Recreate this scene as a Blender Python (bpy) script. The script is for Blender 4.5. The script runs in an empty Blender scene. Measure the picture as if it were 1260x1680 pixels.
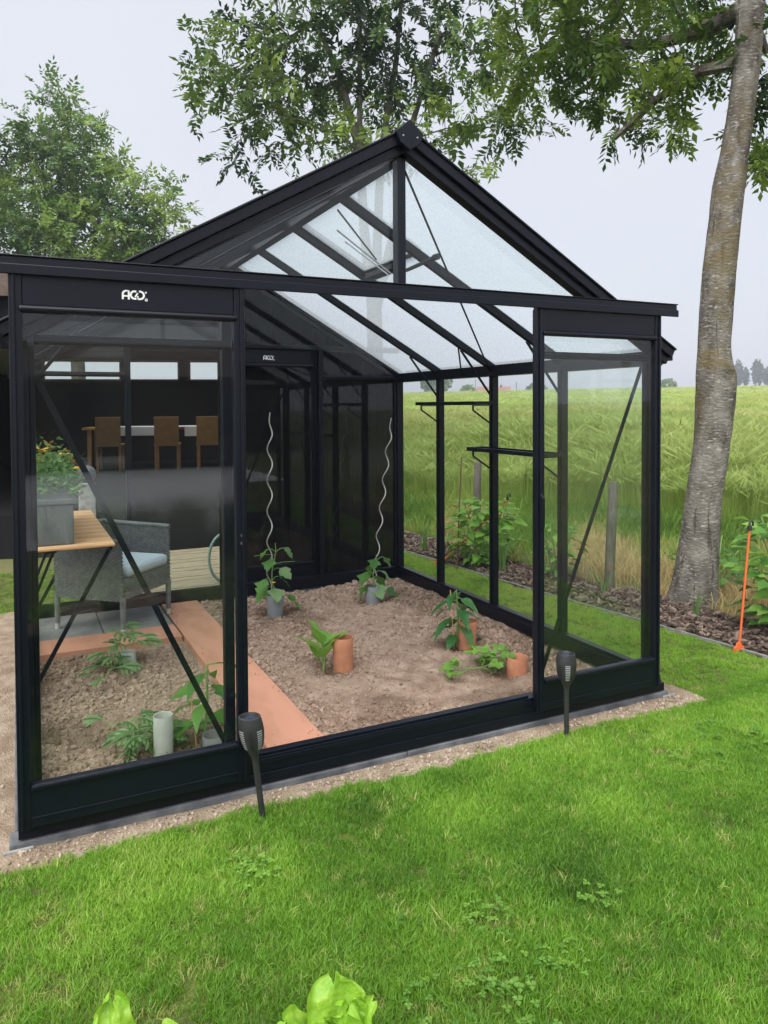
import bpy, math, random
import numpy as np
from mathutils import Vector, Matrix, Euler
from math import radians as RAD, pi, sin, cos
random.seed(7); RNG = np.random.default_rng(7)
sc = bpy.context.scene
COL = sc.collection

# ------------------------------------------------------------------ camera
cam_d = bpy.data.cameras.new('camera'); cam = bpy.data.objects.new('camera', cam_d); COL.objects.link(cam)
sc.camera = cam
cam_d.sensor_fit = 'HORIZONTAL'; cam_d.sensor_width = 36; cam_d.lens = 36*1231.6/1260
cam_d.shift_y = -(840-699.8)/1260; cam_d.clip_start = .05; cam_d.clip_end = 6000
yaw, pitch, roll = .4557, -.0274, -.0054
fw = Vector((sin(yaw)*cos(pitch), cos(yaw)*cos(pitch), sin(pitch)))
r0 = Vector((cos(yaw), -sin(yaw), 0)); u0 = r0.cross(fw)
r2 = r0*cos(roll)+u0*sin(roll); u2 = -r0*sin(roll)+u0*cos(roll)
M = Matrix((r2, u2, -fw)).transposed().to_4x4(); M.translation = (0.0174, -2.9386, 1.5181)
cam.matrix_world = M

# ------------------------------------------------------------------ overcast sky, soft sun, exposure
SUN_EL, SUN_AZ = RAD(55), RAD(228)          # azimuth measured clockwise from +Y
wd = bpy.data.worlds.new('World'); sc.world = wd; wd.use_nodes = True
nt = wd.node_tree; bg = nt.nodes['Background']
sky = nt.nodes.new('ShaderNodeTexSky'); sky.sky_type = 'NISHITA'; sky.sun_disc = False
sky.sun_elevation = SUN_EL; sky.sun_rotation = SUN_AZ; sky.dust_density = 3; sky.air_density = 1.2
smul = nt.nodes.new('ShaderNodeVectorMath'); smul.operation = 'SCALE'; smul.inputs[3].default_value = .08
tc = nt.nodes.new('ShaderNodeTexCoord'); nz = nt.nodes.new('ShaderNodeTexNoise'); nz.inputs['Scale'].default_value = 1.6; nz.inputs['Detail'].default_value = 4
cr = nt.nodes.new('ShaderNodeValToRGB')
cr.color_ramp.elements[0].position = .3; cr.color_ramp.elements[0].color = (.375, .39, .44, 1)
cr.color_ramp.elements[1].position = .75; cr.color_ramp.elements[1].color = (.415, .425, .455, 1)
mx = nt.nodes.new('ShaderNodeMix'); mx.data_type = 'RGBA'; mx.inputs[0].default_value = .9
nt.links.new(tc.outputs['Generated'], nz.inputs['Vector']); nt.links.new(nz.outputs[0], cr.inputs[0])
nt.links.new(sky.outputs[0], smul.inputs[0]); nt.links.new(smul.outputs[0], mx.inputs[6]); nt.links.new(cr.outputs[0], mx.inputs[7])
nt.links.new(mx.outputs[2], bg.inputs[0]); bg.inputs[1].default_value = .485
sl = bpy.data.lights.new('sun', 'SUN'); so = bpy.data.objects.new('sun', sl); COL.objects.link(so)
sl.energy = 1.5; sl.angle = RAD(70); sl.color = (1, .97, .92)
sdir = Vector((sin(SUN_AZ)*cos(SUN_EL), cos(SUN_AZ)*cos(SUN_EL), sin(SUN_EL)))
so.rotation_euler = sdir.to_track_quat('Z', 'Y').to_euler(); so.location = sdir*30
sc.view_settings.view_transform = 'Standard'; sc.view_settings.look = 'None'
sc.view_settings.exposure = 2.1; sc.view_settings.gamma = 1
cy = sc.cycles
cy.max_bounces = 8; cy.diffuse_bounces = 3; cy.glossy_bounces = 4; cy.transmission_bounces = 6
cy.transparent_max_bounces = 40; cy.caustics_reflective = False; cy.caustics_refractive = False
cy.use_denoising = True; cy.sample_clamp_indirect = 6; cy.volume_bounces = 0

# ------------------------------------------------------------------ helpers
OFF = {}
def link(o, parent=None):
    COL.objects.link(o)
    if parent is not None: o.parent = parent
    return o
def tag(o, label, cat, group=None):
    o['label'] = label; o['category'] = cat
    if group: o['group'] = group
    return o
def thing(name, label, cat, loc=(0, 0, 0), group=None):
    o = bpy.data.objects.new(name, None); o.empty_display_size = .1; link(o)
    o.location = loc; OFF[o.name] = Vector(loc)
    return tag(o, label, cat, group)
def frame_of(d, up=Vector((0, 0, 1))):
    d = Vector(d).normalized()
    s = d.cross(up)
    if s.length < 1e-4: s = d.cross(Vector((0, 1, 0)))
    s.normalize(); return d, s, s.cross(d).normalized()
class MB:
    def __init__(s): s.v = []; s.f = []
    def add(s, v, f):
        n = len(s.v); s.v += [tuple(p) for p in v]; s.f += [tuple(n+i for i in q) for q in f]; return s
    def box(s, x0, x1, y0, y1, z0, z1):
        return s.add([(x0,y0,z0),(x1,y0,z0),(x1,y1,z0),(x0,y1,z0),(x0,y0,z1),(x1,y0,z1),(x1,y1,z1),(x0,y1,z1)],
              [(0,3,2,1),(4,5,6,7),(0,1,5,4),(1,2,6,5),(2,3,7,6),(3,0,4,7)])
    def beam(s, a, b, w, h, up=(0,0,1)):
        a, b = Vector(a), Vector(b); d, sd, u = frame_of(b-a, Vector(up)); v = []
        for p in (a, b):
            for x, z in ((-1,-1),(1,-1),(1,1),(-1,1)): v.append(p+sd*x*w/2+u*z*h/2)
        return s.add(v, [(0,1,2,3),(7,6,5,4),(0,4,5,1),(1,5,6,2),(2,6,7,3),(3,7,4,0)])
    def tube(s, pts, r, n=8, caps=True):
        pts = [Vector(p) for p in pts]; k = len(pts); rs = r if hasattr(r, '__len__') else [r]*k
        v = []; sd = None
        for i, p in enumerate(pts):
            d = (pts[min(i+1, k-1)]-pts[max(i-1, 0)]).normalized()
            if sd is None: _, sd, u = frame_of(d)
            else:
                sd = (sd-d*sd.dot(d)).normalized(); u = sd.cross(d)
            for j in range(n):
                a = 2*pi*j/n; v.append(p+(sd*cos(a)+u*sin(a))*rs[i])
        f = [(i*n+j, i*n+(j+1)%n, (i+1)*n+(j+1)%n, (i+1)*n+j) for i in range(k-1) for j in range(n)]
        if caps: f += [tuple(range(n))[::-1], tuple((k-1)*n+j for j in range(n))]
        return s.add(v, f)
    def lathe(s, prof, n=24, c=(0,0,0), closed=False):
        v = []; k = len(prof)
        for (r, z) in prof:
            for j in range(n): a = 2*pi*j/n; v.append((c[0]+r*cos(a), c[1]+r*sin(a), c[2]+z))
        f = [(i*n+j, i*n+(j+1)%n, (i+1)*n+(j+1)%n, (i+1)*n+j) for i in range(k-1) for j in range(n)]
        if closed: f += [tuple(range(n))[::-1], tuple((k-1)*n+j for j in range(n))]
        return s.add(v, f)
    def prism(s, poly, axis, a, b):
        """poly of 2-D points extruded along axis ('y': poly is x,z ; 'x': poly is y,z)"""
        n = len(poly); mk = (lambda p, t: (p[0], t, p[1])) if axis == 'y' else ((lambda p, t: (t, p[0], p[1])) if axis == 'x' else (lambda p, t: (p[0], p[1], t)))
        v = [mk(p, a) for p in poly]+[mk(p, b) for p in poly]
        return s.add(v, [tuple(range(n)), tuple(range(2*n-1, n-1, -1))]+[(i, n+i, n+(i+1)%n, (i+1)%n) for i in range(n)])
    def xf(s, fn): s.v = [tuple(fn(Vector(p))) for p in s.v]; return s
    def build(s, name, mat, parent=None, smooth=False, bevel=0, kind=None):
        me = bpy.data.meshes.new(name); 
        if parent is not None: off = OFF[parent.name]
        else:
            a = np.array(s.v); off = Vector(((a[:,0].min()+a[:,0].max())/2, (a[:,1].min()+a[:,1].max())/2, a[:,2].min()))
        me.from_pydata([(p[0]-off[0], p[1]-off[1], p[2]-off[2]) for p in s.v], [], s.f)
        import bmesh
        bm = bmesh.new(); bm.from_mesh(me); bmesh.ops.recalc_face_normals(bm, faces=bm.faces); bm.to_mesh(me); bm.free()
        if smooth: me.polygons.foreach_set('use_smooth', [True]*len(me.polygons))
        me.materials.append(mat); o = bpy.data.objects.new(name, me); link(o, parent)
        if parent is None: o.location = off
        OFF[o.name] = off
        if bevel:
            m = o.modifiers.new('bevel', 'BEVEL'); m.width = bevel; m.segments = 2; m.limit_method = 'ANGLE'
        if smooth and hasattr(me, 'set_sharp_from_angle'): me.set_sharp_from_angle(angle=RAD(50))
        if kind: o['kind'] = kind
        return o
def fast_mesh(name, V, F, mat, parent=None, tint=None, smooth=False, loc=(0,0,0)):
    """V (n,3) float, F (m,k) int -> mesh object"""
    V = np.asarray(V, np.float32)-np.asarray(OFF[parent.name] if parent is not None else loc, np.float32)
    F = np.asarray(F, np.int32); m, k = F.shape
    me = bpy.data.meshes.new(name); me.vertices.add(len(V)); me.vertices.foreach_set('co', V.ravel())
    me.loops.add(m*k); me.loops.foreach_set('vertex_index', F.ravel())
    me.polygons.add(m); me.polygons.foreach_set('loop_start', np.arange(0, m*k, k, dtype=np.int32))
    if tint is not None:
        at = me.attributes.new('tint', 'FLOAT', 'POINT'); at.data.foreach_set('value', np.asarray(tint, np.float32))
    me.update(calc_edges=True); me.validate()
    if smooth: me.polygons.foreach_set('use_smooth', [True]*len(me.polygons))
    me.materials.append(mat); o = bpy.data.objects.new(name, me); link(o, parent)
    if parent is None: o.location = loc
    OFF[o.name] = Vector(OFF[parent.name] if parent is not None else loc)
    return o
_tab = RNG.random((256, 256))
def vnoise(x, y, s, seed=0, oct=1):
    x = np.asarray(x, float); y = np.asarray(y, float); out = 0; amp = 1; tot = 0
    for o in range(oct):
        X = x*s+seed*17.3+o*5.1; Y = y*s+seed*9.7+o*3.3
        i = np.floor(X).astype(int); j = np.floor(Y).astype(int); a = X-i; b = Y-j
        a = a*a*(3-2*a); b = b*b*(3-2*b); T = lambda p, q: _tab[p % 256, q % 256]
        out = out+amp*((T(i,j)*(1-a)+T(i+1,j)*a)*(1-b)+(T(i,j+1)*(1-a)+T(i+1,j+1)*a)*b); tot += amp; amp *= .5; s = s*2
    return out/tot
def sm(e0, e1, x):
    t = np.clip((np.asarray(x, float)-e0)/(e1-e0), 0, 1); return t*t*(3-2*t)

# ------------------------------------------------------------------ materials
def nodes(name):
    m = bpy.data.materials.new(name); m.use_nodes = True; t = m.node_tree
    return m, t, t.nodes['Principled BSDF'], t.links.new, t.nodes.new
def mat(name, c1, c2=None, scale=8, rough=.6, spec=.5, bump=0, bscale=60, detail=4, contrast=(.35,.65), coord='Object', stretch=(1,1,1), metal=0):
    m, t, p, L, N = nodes(name)
    p.inputs['Roughness'].default_value = rough; p.inputs['Specular IOR Level'].default_value = spec; p.inputs['Metallic'].default_value = metal
    p.inputs['Base Color'].default_value = (*c1, 1)
    tc = N('ShaderNodeTexCoord'); mp = N('ShaderNodeMapping'); mp.inputs['Scale'].default_value = stretch; L(tc.outputs[coord], mp.inputs[0])
    if c2 is not None:
        n = N('ShaderNodeTexNoise'); n.inputs['Scale'].default_value = scale; n.inputs['Detail'].default_value = detail; L(mp.outputs[0], n.inputs['Vector'])
        r = N('ShaderNodeValToRGB'); r.color_ramp.elements[0].position, r.color_ramp.elements[1].position = contrast
        r.color_ramp.elements[0].color = (*c1, 1); r.color_ramp.elements[1].color = (*c2, 1); L(n.outputs[0], r.inputs[0]); L(r.outputs[0], p.inputs['Base Color'])
    if bump:
        n = N('ShaderNodeTexNoise'); n.inputs['Scale'].default_value = bscale; n.inputs['Detail'].default_value = 5; L(mp.outputs[0], n.inputs['Vector'])
        b = N('ShaderNodeBump'); b.inputs['Strength'].default_value = bump; b.inputs['Distance'].default_value = .02; L(n.outputs[0], b.inputs['Height']); L(b.outputs[0], p.inputs['Normal'])
    return m
def leafmat(name, stops, atype='GEOMETRY', trans=.35, rough=.45, spec=.35, rnd=False):
    """stops: list of (pos, colour) along the 'tint' attribute (or per-object random)"""
    m, t, p, L, N = nodes(name)
    if rnd: a = N('ShaderNodeObjectInfo'); src = a.outputs['Random']
    else:
        a = N('ShaderNodeAttribute'); a.attribute_name = 'tint'; a.attribute_type = atype; src = a.outputs['Fac']
    r = N('ShaderNodeValToRGB'); e = r.color_ramp.elements
    while len(e) < len(stops): e.new(.5)
    for q, (ps, c) in zip(e, stops): q.position = ps; q.color = (*c, 1)
    L(src, r.inputs[0]); L(r.outputs[0], p.inputs['Base Color'])
    p.inputs['Roughness'].default_value = rough; p.inputs['Specular IOR Level'].default_value = spec
    tr = N('ShaderNodeBsdfTranslucent'); mixs = N('ShaderNodeMixShader'); mixs.inputs[0].default_value = trans
    hs = N('ShaderNodeHueSaturation'); hs.inputs['Value'].default_value = 1.25; hs.inputs['Hue'].default_value = .485; L(r.outputs[0], hs.inputs['Color']); L(hs.outputs[0], tr.inputs[0])
    L(p.outputs[0], mixs.inputs[1]); L(tr.outputs[0], mixs.inputs[2]); L(mixs.outputs[0], t.nodes['Material Output'].inputs[0])
    return m
def glassmat(name, tint=(.975,.99,.982), dust=.03, textured=False):
    m, t, p, L, N = nodes(name); t.nodes.remove(p)
    g = N('ShaderNodeNewGeometry'); io = N('ShaderNodeMix'); io.inputs[2].default_value = 1.39; io.inputs[3].default_value = 1/1.39
    L(g.outputs['Backfacing'], io.inputs[0]); fr = N('ShaderNodeFresnel'); L(io.outputs[0], fr.inputs['IOR'])
    tr = N('ShaderNodeBsdfTransparent'); tr.inputs[0].default_value = (*tint, 1)
    gl = N('ShaderNodeBsdfGlossy'); gl.inputs['Roughness'].default_value = .22 if textured else .0
    df = N('ShaderNodeBsdfTranslucent' if textured else 'ShaderNodeBsdfDiffuse'); df.inputs[0].default_value = (.75,.78,.8,1)
    tc = N('ShaderNodeTexCoord'); n = N('ShaderNodeTexNoise'); n.inputs['Scale'].default_value = 110 if textured else 2.5; n.inputs['Detail'].default_value = 3 if textured else 6
    L(tc.outputs['Object'], n.inputs['Vector'])
    mr = N('ShaderNodeMapRange'); mr.inputs['From Min'].default_value = .35; mr.inputs['From Max'].default_value = .7
    mr.inputs['To Min'].default_value = dust*(.8 if textured else .15); mr.inputs['To Max'].default_value = dust*(1.2 if textured else 1); L(n.outputs[0], mr.inputs['Value'])
    m1 = N('ShaderNodeMixShader'); L(mr.outputs[0], m1.inputs[0]); L(tr.outputs[0], m1.inputs[1]); L(df.outputs[0], m1.inputs[2])
    if textured:
        b = N('ShaderNodeBump'); b.inputs['Strength'].default_value = .5; b.inputs['Distance'].default_value = .004; L(n.outputs[0], b.inputs['Height'])
        L(b.outputs[0], gl.inputs['Normal'])
    m2 = N('ShaderNodeMixShader'); L(fr.outputs[0], m2.inputs[0]); L(m1.outputs[0], m2.inputs[1]); L(gl.outputs[0], m2.inputs[2])
    L(m2.outputs[0], t.nodes['Material Output'].inputs[0])
    return m
ALU = mat('black_aluminium', (.0016,.0031,.0075), (.0025,.0045,.0105), 30, rough=.36, spec=.32, bump=.03, bscale=300)
RUB = mat('black_seal', (.005,.005,.006), rough=.6)
GLASS = glassmat('clear_glass', dust=.0016)
ROOFGLASS = glassmat('hammered_glass', tint=(.89,.93,.97), dust=.36, textured=True)
STEEL = mat('galvanised_steel', (.45,.46,.47), (.36,.37,.38), 40, rough=.35, metal=.8)
WHITE = mat('white_print', (.8,.8,.8), rough=.5)
STONE = mat('blue_stone', (.055,.062,.075), (.14,.145,.155), 9, rough=.85, bump=.25, bscale=60)
CONC = mat('pale_concrete', (.2,.2,.19), (.3,.29,.28), 20, rough=.9, bump=.3)
SOIL = mat('dry_soil', (.26,.178,.128), (.41,.305,.235), 9, rough=.95, spec=.15, bump=.9, bscale=90, detail=8)
GRAVEL = mat('sandy_soil', (.24,.18,.125), (.36,.29,.22), 12, rough=.95, spec=.1, bump=.8, bscale=120, detail=8)
def clodmat(name, a, b):
    return leafmat(name, [(0, a), (1, b)], 'INSTANCER', trans=0, rough=.95, spec=.1)
CLOD = clodmat('soil_clod', (.16,.105,.076), (.4,.295,.225))
PEB = clodmat('sandy_pebble', (.2,.15,.11), (.42,.35,.28))
BARK = clodmat('bark_chip', (.06,.042,.034), (.24,.185,.15))
TERRA = mat('terracotta_pipe', (.4,.17,.095), (.58,.25,.14), 9, rough=.75, bump=.05)
PLANK = mat('orange_stained_plank', (.4,.19,.115), (.52,.25,.16), 3.5, rough=.78, bump=.15, bscale=30, stretch=(3,1,3), contrast=(.28,.58), detail=9)
GREYPL = mat('grey_plastic', (.2,.215,.225), (.25,.262,.27), 10, rough=.55)
BLACKPL = mat('black_plastic', (.018,.019,.021), (.026,.027,.03), 20, rough=.5, bump=.05, bscale=200)
PAVER = mat('grey_paver', (.16,.165,.16), (.24,.24,.23), 8, rough=.9, bump=.2)
WICK = mat('grey_wicker', (.11,.117,.12), (.175,.183,.186), 30, rough=.6)
CUSH = mat('pale_blue_fabric', (.42,.5,.54), (.5,.58,.62), 60, rough=.9, bump=.1, bscale=400)
SLATW = mat('teak_slat', (.55,.27,.12), (.68,.4,.2), 8, rough=.6, bump=.1, bscale=60, stretch=(1,10,10))
DECKW = mat('weathered_deck', (.2,.165,.11), (.33,.28,.19), 6, rough=.8, bump=.15, bscale=40, stretch=(1,8,8))
BLACKW = mat('black_timber', (.003,.0035,.005), (.006,.0065,.009), 12, rough=.8, spec=.1, bump=.1, bscale=60)
BEECH = mat('beech_wood', (.62,.3,.08), (.7,.37,.12), 9, rough=.5)
LINEN = mat('white_linen', (.6,.6,.66), rough=.9)
BROWNW = mat('brown_timber', (.2,.13,.085), (.28,.19,.13), 10, rough=.7)
TILE = mat('brown_roof_tile', (.075,.05,.04), (.12,.085,.07), 9, rough=.8)
ORANGE = mat('orange_plastic', (.75,.14,.04), rough=.45)
GREYW = mat('weathered_post', (.075,.068,.056), (.14,.128,.108), 12, rough=.9, bump=.4, bscale=40, stretch=(4,4,.6))
RUST = mat('rusty_rod', (.1,.05,.03), (.18,.09,.05), 60, rough=.9)
GROUND = mat('rough_ground', (.07,.1,.03), (.15,.14,.065), 1.2, rough=.95, spec=.1, bump=.5, bscale=14, detail=8)
LAWNB = mat('lawn_soil', (.05,.06,.02), (.11,.13,.035), 9, rough=.95, spec=.1, bump=.6, bscale=80, detail=8)
# foliage
GRASS = leafmat('lawn_blade', [(0,(.045,.13,.012)), (.45,(.145,.315,.028)), (.8,(.25,.45,.05)), (1,(.48,.44,.18))], 'INSTANCER', trans=.4)
CLOVER = leafmat('clover_leaf', [(0,(.09,.22,.03)), (1,(.18,.34,.05))], 'INSTANCER', trans=.35)
VERGE = leafmat('verge_blade', [(0,(.09,.19,.025)), (.55,(.2,.33,.05)), (.8,(.36,.36,.11)), (1,(.5,.4,.19))], 'INSTANCER', trans=.35)
WHEAT = leafmat('wheat_blade', [(0,(.2,.33,.06)), (.5,(.36,.48,.11)), (.85,(.5,.53,.19)), (1,(.56,.47,.22))], 'INSTANCER', trans=.5)
TALLG = leafmat('fountain_grass', [(0,(.05,.1,.025)), (1,(.13,.2,.055))], 'INSTANCER', trans=.2)
ASH = leafmat('ash_leaf', [(0,(.011,.036,.007)), (.5,(.062,.135,.02)), (1,(.2,.3,.048))], trans=.4)
ASHFAR = leafmat('far_tree_leaf', [(0,(.035,.085,.022)), (.5,(.1,.195,.045)), (1,(.24,.35,.08))], trans=.4)
POPL = leafmat('poplar_leaf', [(0,(.03,.06,.025)), (1,(.07,.115,.04))], trans=.3)
GLEAF = leafmat('garden_leaf', [(0,(.05,.15,.025)), (1,(.12,.28,.05))], rnd=True, trans=.35, rough=.4)
YLEAF = leafmat('young_leaf', [(0,(.14,.32,.05)), (1,(.24,.42,.08))], rnd=True, trans=.4, rough=.4)
DLEAF = leafmat('deep_green_leaf', [(0,(.03,.12,.03)), (1,(.065,.18,.05))], rnd=True, trans=.3, rough=.3)
WLEAF = leafmat('bluish_leaf', [(0,(.13,.25,.09)), (1,(.24,.37,.16))], rnd=True, trans=.35)
STEM = mat('green_stem', (.13,.26,.06), (.2,.3,.1), 30, rough=.5)
BARKM = None

def vein_leafmat(name, c, c2, bright):
    m, t, p, L, N = nodes(name)
    tc = N('ShaderNodeTexCoord'); n = N('ShaderNodeTexNoise'); n.inputs['Scale'].default_value = 34; n.inputs['Detail'].default_value = 4; L(tc.outputs['Object'], n.inputs['Vector'])
    r = N('ShaderNodeValToRGB'); r.color_ramp.elements[0].color = (*c,1); r.color_ramp.elements[1].color = (*c2,1); r.color_ramp.elements[0].position = .35; r.color_ramp.elements[1].position = .7
    L(n.outputs[0], r.inputs[0]); L(r.outputs[0], p.inputs['Base Color']); p.inputs['Roughness'].default_value = .38
    b = N('ShaderNodeBump'); b.inputs['Strength'].default_value = .6; b.inputs['Distance'].default_value = .015; L(n.outputs[0], b.inputs['Height']); L(b.outputs[0], p.inputs['Normal'])
    tr = N('ShaderNodeBsdfTranslucent'); tr.inputs[0].default_value = (*bright,1); mx = N('ShaderNodeMixShader'); mx.inputs[0].default_value = .4
    L(p.outputs[0], mx.inputs[1]); L(tr.outputs[0], mx.inputs[2]); L(mx.outputs[0], t.nodes['Material Output'].inputs[0])
    return m
LETT = vein_leafmat('lettuce_leaf', (.2,.42,.025), (.33,.55,.06), (.34,.58,.04))

# ------------------------------------------------------------------ scatter by geometry nodes (only for what nobody could count)
def src_obj(name, V, F, material, smooth=False):
    me = bpy.data.meshes.new(name); me.from_pydata([tuple(p) for p in V], [], [tuple(int(i) for i in q) for q in F]); me.materials.append(material)
    if smooth: me.polygons.foreach_set('use_smooth', [True]*len(me.polygons))
    return bpy.data.objects.new(name, me)
def scatter(name, sources, P, rot, scl, tint, label=None, cat=None):
    n = len(P); idx = RNG.integers(0, len(sources), n)
    col = bpy.data.collections.new(name+'_pieces')
    for s in sources: col.objects.link(s)
    me = bpy.data.meshes.new(name); me.vertices.add(n)
    loc = np.asarray(P, np.float32).mean(0)
    me.vertices.foreach_set('co', (np.asarray(P, np.float32)-loc).ravel())
    for nm, ty, arr in (('rot','FLOAT_VECTOR',rot), ('scl','FLOAT_VECTOR',scl if np.ndim(scl) == 2 else np.repeat(np.asarray(scl)[:,None],3,1)), ('tint','FLOAT',tint), ('pick','INT',idx)):
        a = me.attributes.new(nm, ty, 'POINT'); a.data.foreach_set('vector' if ty == 'FLOAT_VECTOR' else 'value', np.asarray(arr, np.int32 if ty == 'INT' else np.float32).ravel())
    o = bpy.data.objects.new(name, me); o.location = loc; link(o); o['kind'] = 'stuff'
    if label: o['label'] = label; o['category'] = cat
    g = bpy.data.node_groups.new(name, 'GeometryNodeTree')
    g.interface.new_socket('Geometry', in_out='INPUT', socket_type='NodeSocketGeometry'); g.interface.new_socket('Geometry', in_out='OUTPUT', socket_type='NodeSocketGeometry')
    N = g.nodes.new; L = g.links.new
    gi, go, ip, ci = N('NodeGroupInput'), N('NodeGroupOutput'), N('GeometryNodeInstanceOnPoints'), N('GeometryNodeCollectionInfo')
    ci.inputs['Collection'].default_value = col; ci.inputs['Separate Children'].default_value = True; ci.inputs['Reset Children'].default_value = True
    mp = N('GeometryNodeMeshToPoints'); L(gi.outputs[0], mp.inputs[0])
    L(mp.outputs[0], ip.inputs['Points']); L(ci.outputs[0], ip.inputs['Instance']); ip.inputs['Pick Instance'].default_value = True
    for nm, dt, sk in (('rot','FLOAT_VECTOR','Rotation'), ('scl','FLOAT_VECTOR','Scale'), ('pick','INT','Instance Index')):
        a = N('GeometryNodeInputNamedAttribute'); a.data_type = dt; a.inputs['Name'].default_value = nm
        if nm == 'rot':
            e = N('FunctionNodeEulerToRotation'); L(a.outputs[0], e.inputs[0]); L(e.outputs[0], ip.inputs[sk])
        else: L(a.outputs[0], ip.inputs[sk])
    L(ip.outputs[0], go.inputs[0])
    md = o.modifiers.new('scatter', 'NODES'); md.node_group = g
    return o
def tuft(nb, rad, h0, h1, w, bend, seed, seg=2):
    R = np.random.default_rng(seed); V = []; F = []
    for i in range(nb):
        a = R.random()*2*pi; rr = rad*math.sqrt(R.random()); x, y = rr*cos(a), rr*sin(a)
        h = R.uniform(h0, h1); ww = w*R.uniform(.7, 1.2); d = R.random()*2*pi; b = bend*R.uniform(.2, 1.2)*h
        px, py = -sin(d+R.normal()*.6), cos(d+R.normal()*.6); n0 = len(V)
        for k in range(seg+1):
            t = k/seg; cx, cyy, cz = x+cos(d)*b*t*t, y+sin(d)*b*t*t, h*(t-.25*bend*t*t*.6)
            wd = ww*(1-t**1.6)/2
            if k < seg: V += [(cx-px*wd, cyy-py*wd, cz), (cx+px*wd, cyy+py*wd, cz)]
            else: V.append((cx, cyy, cz))
        for k in range(seg-1): F.append((n0+2*k, n0+2*k+1, n0+2*k+3, n0+2*k+2))
        F.append((n0+2*seg-2, n0+2*seg-1, n0+2*seg))
    return V, F
def lump(seed, sub=1, flat=.75, rough=.25):
    import bmesh
    bm = bmesh.new(); bmesh.ops.create_icosphere(bm, subdivisions=sub, radius=1); R = np.random.default_rng(seed)
    for v in bm.verts: v.co *= 1+R.normal()*rough; v.co.z *= flat
    V = [tuple(v.co) for v in bm.verts]; F = [[v.index for v in f.verts] for f in bm.faces]; bm.free(); return V, F

# ------------------------------------------------------------------ terrain
def fd(x, y): return (np.asarray(x)-6.6)*.898+(np.asarray(y)-5.4)*.44       # distance beyond the field boundary
def gh(x, y):
    d = fd(x, y); h = np.where(d > 0, .027*np.minimum(d, 150)*sm(0, 14, d), 0); h = h-np.maximum(d-160, 0)*.02
    return -.06+h+.03*(vnoise(x, y, .8, 3)-.5)*sm(-3.2, -1.5, d)
EDGE = [(-6,4.75), (-3,4.42), (.13,4.14), (.9,4.062), (2.16,3.904), (4.23,3.742), (8,3.5), (16,3.1)]
def edge_x(y): return np.interp(y, [e[0] for e in EDGE], [e[1] for e in EDGE])
def axis(lo, hi):
    a = list(np.arange(-14, 26, .4)); x = 26.; st = .5
    while x < hi: a.append(x); st *= 1.13; x += st
    x = -14.4; st = .5
    while x > lo: a.insert(0, x); st *= 1.16; x -= st
    return np.array(a)
xs, ys = axis(-400, 1600), axis(-300, 1600)
X, Y = np.meshgrid(xs, ys); nx = len(xs); ny = len(ys)
Z = gh(X, Y); Z = Z-np.where((X > -.3) & (X < 3.4) & (Y > -.3) & (Y < 3.3), .14, 0)
i, j = np.meshgrid(np.arange(nx-1), np.arange(ny-1)); a = (j*nx+i).ravel()
o = fast_mesh('ground', np.stack([X,Y,Z],-1).reshape(-1,3), np.stack([a,a+1,a+nx+1,a+nx],1), GROUND, smooth=True); o['kind'] = 'structure'
# mown lawn as a sheet just above the ground, with a hole for the greenhouse plot
def grid_sheet(name, x0, x1, y0, y1, st, zf, keep, material, kind='structure', tf=None):
    xs = np.arange(x0, x1+st/2, st); ys = np.arange(y0, y1+st/2, st); X, Y = np.meshgrid(xs, ys); nx = len(xs)
    Z = zf(X, Y); i, j = np.meshgrid(np.arange(nx-1), np.arange(len(ys)-1)); a = (j*nx+i).ravel()
    F = np.stack([a,a+1,a+nx+1,a+nx],1); cx = X.ravel()[F].mean(1); cyy = Y.ravel()[F].mean(1); F = F[keep(cx, cyy)]
    used = np.unique(F); mp = -np.ones(X.size, int); mp[used] = np.arange(len(used)); V = np.stack([X,Y,Z],-1).reshape(-1,3)[used]
    o = fast_mesh(name, V, mp[F], material, tint=None if tf is None else tf(V[:,0],V[:,1]), smooth=True); o['kind'] = kind; return o
def border(x):  # front edge of the bare strip before the greenhouse
    return -.15-.035*(vnoise(x, x*0, 2.2, 5)-.5)*2-.012*(vnoise(x, x*0, 13, 6)-.5)*2
def in_lawn(x, y):
    free = (y < border(x)) | (x > 3.17+.05*(vnoise(x*0, y, 3, 8)-.5)) & (y > border(x)) & ((x > 3.3) | (y > .12)) | ((y > 3.15) & ((x < .85) | (x > 2.4)) & (y < 5.0))
    return free & (x < edge_x(y)-.02) & (y < 9) & (x > -.42+.1*vnoise(y, y*0, 2, 4)) | ((y < -.3-.1*vnoise(x, x*0, 2, 4)) & (x <= 0) & (x > -9))
lawn_z = lambda x, y: -.05+.012*(vnoise(x, y, 1.5, 2)-.5)
grid_sheet('lawn', -9, 4.9, -7, 9, .06, lawn_z, in_lawn, LAWNB)
grid_sheet('bare_strip', -1.3, 3.4, -.5, 3.4, .03, lambda x, y: -.056+.026*sm(-.17,-.07,y)*sm(-.25,-.02,x)*sm(3.35,3.1,x)+.013*(vnoise(x, y, 9, 6, 3)-.5), lambda x, y: ((x < .02) | (x > 3.06) | (y < .02) | (y > 2.95)) & (x < 3.36), GRAVEL)
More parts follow.
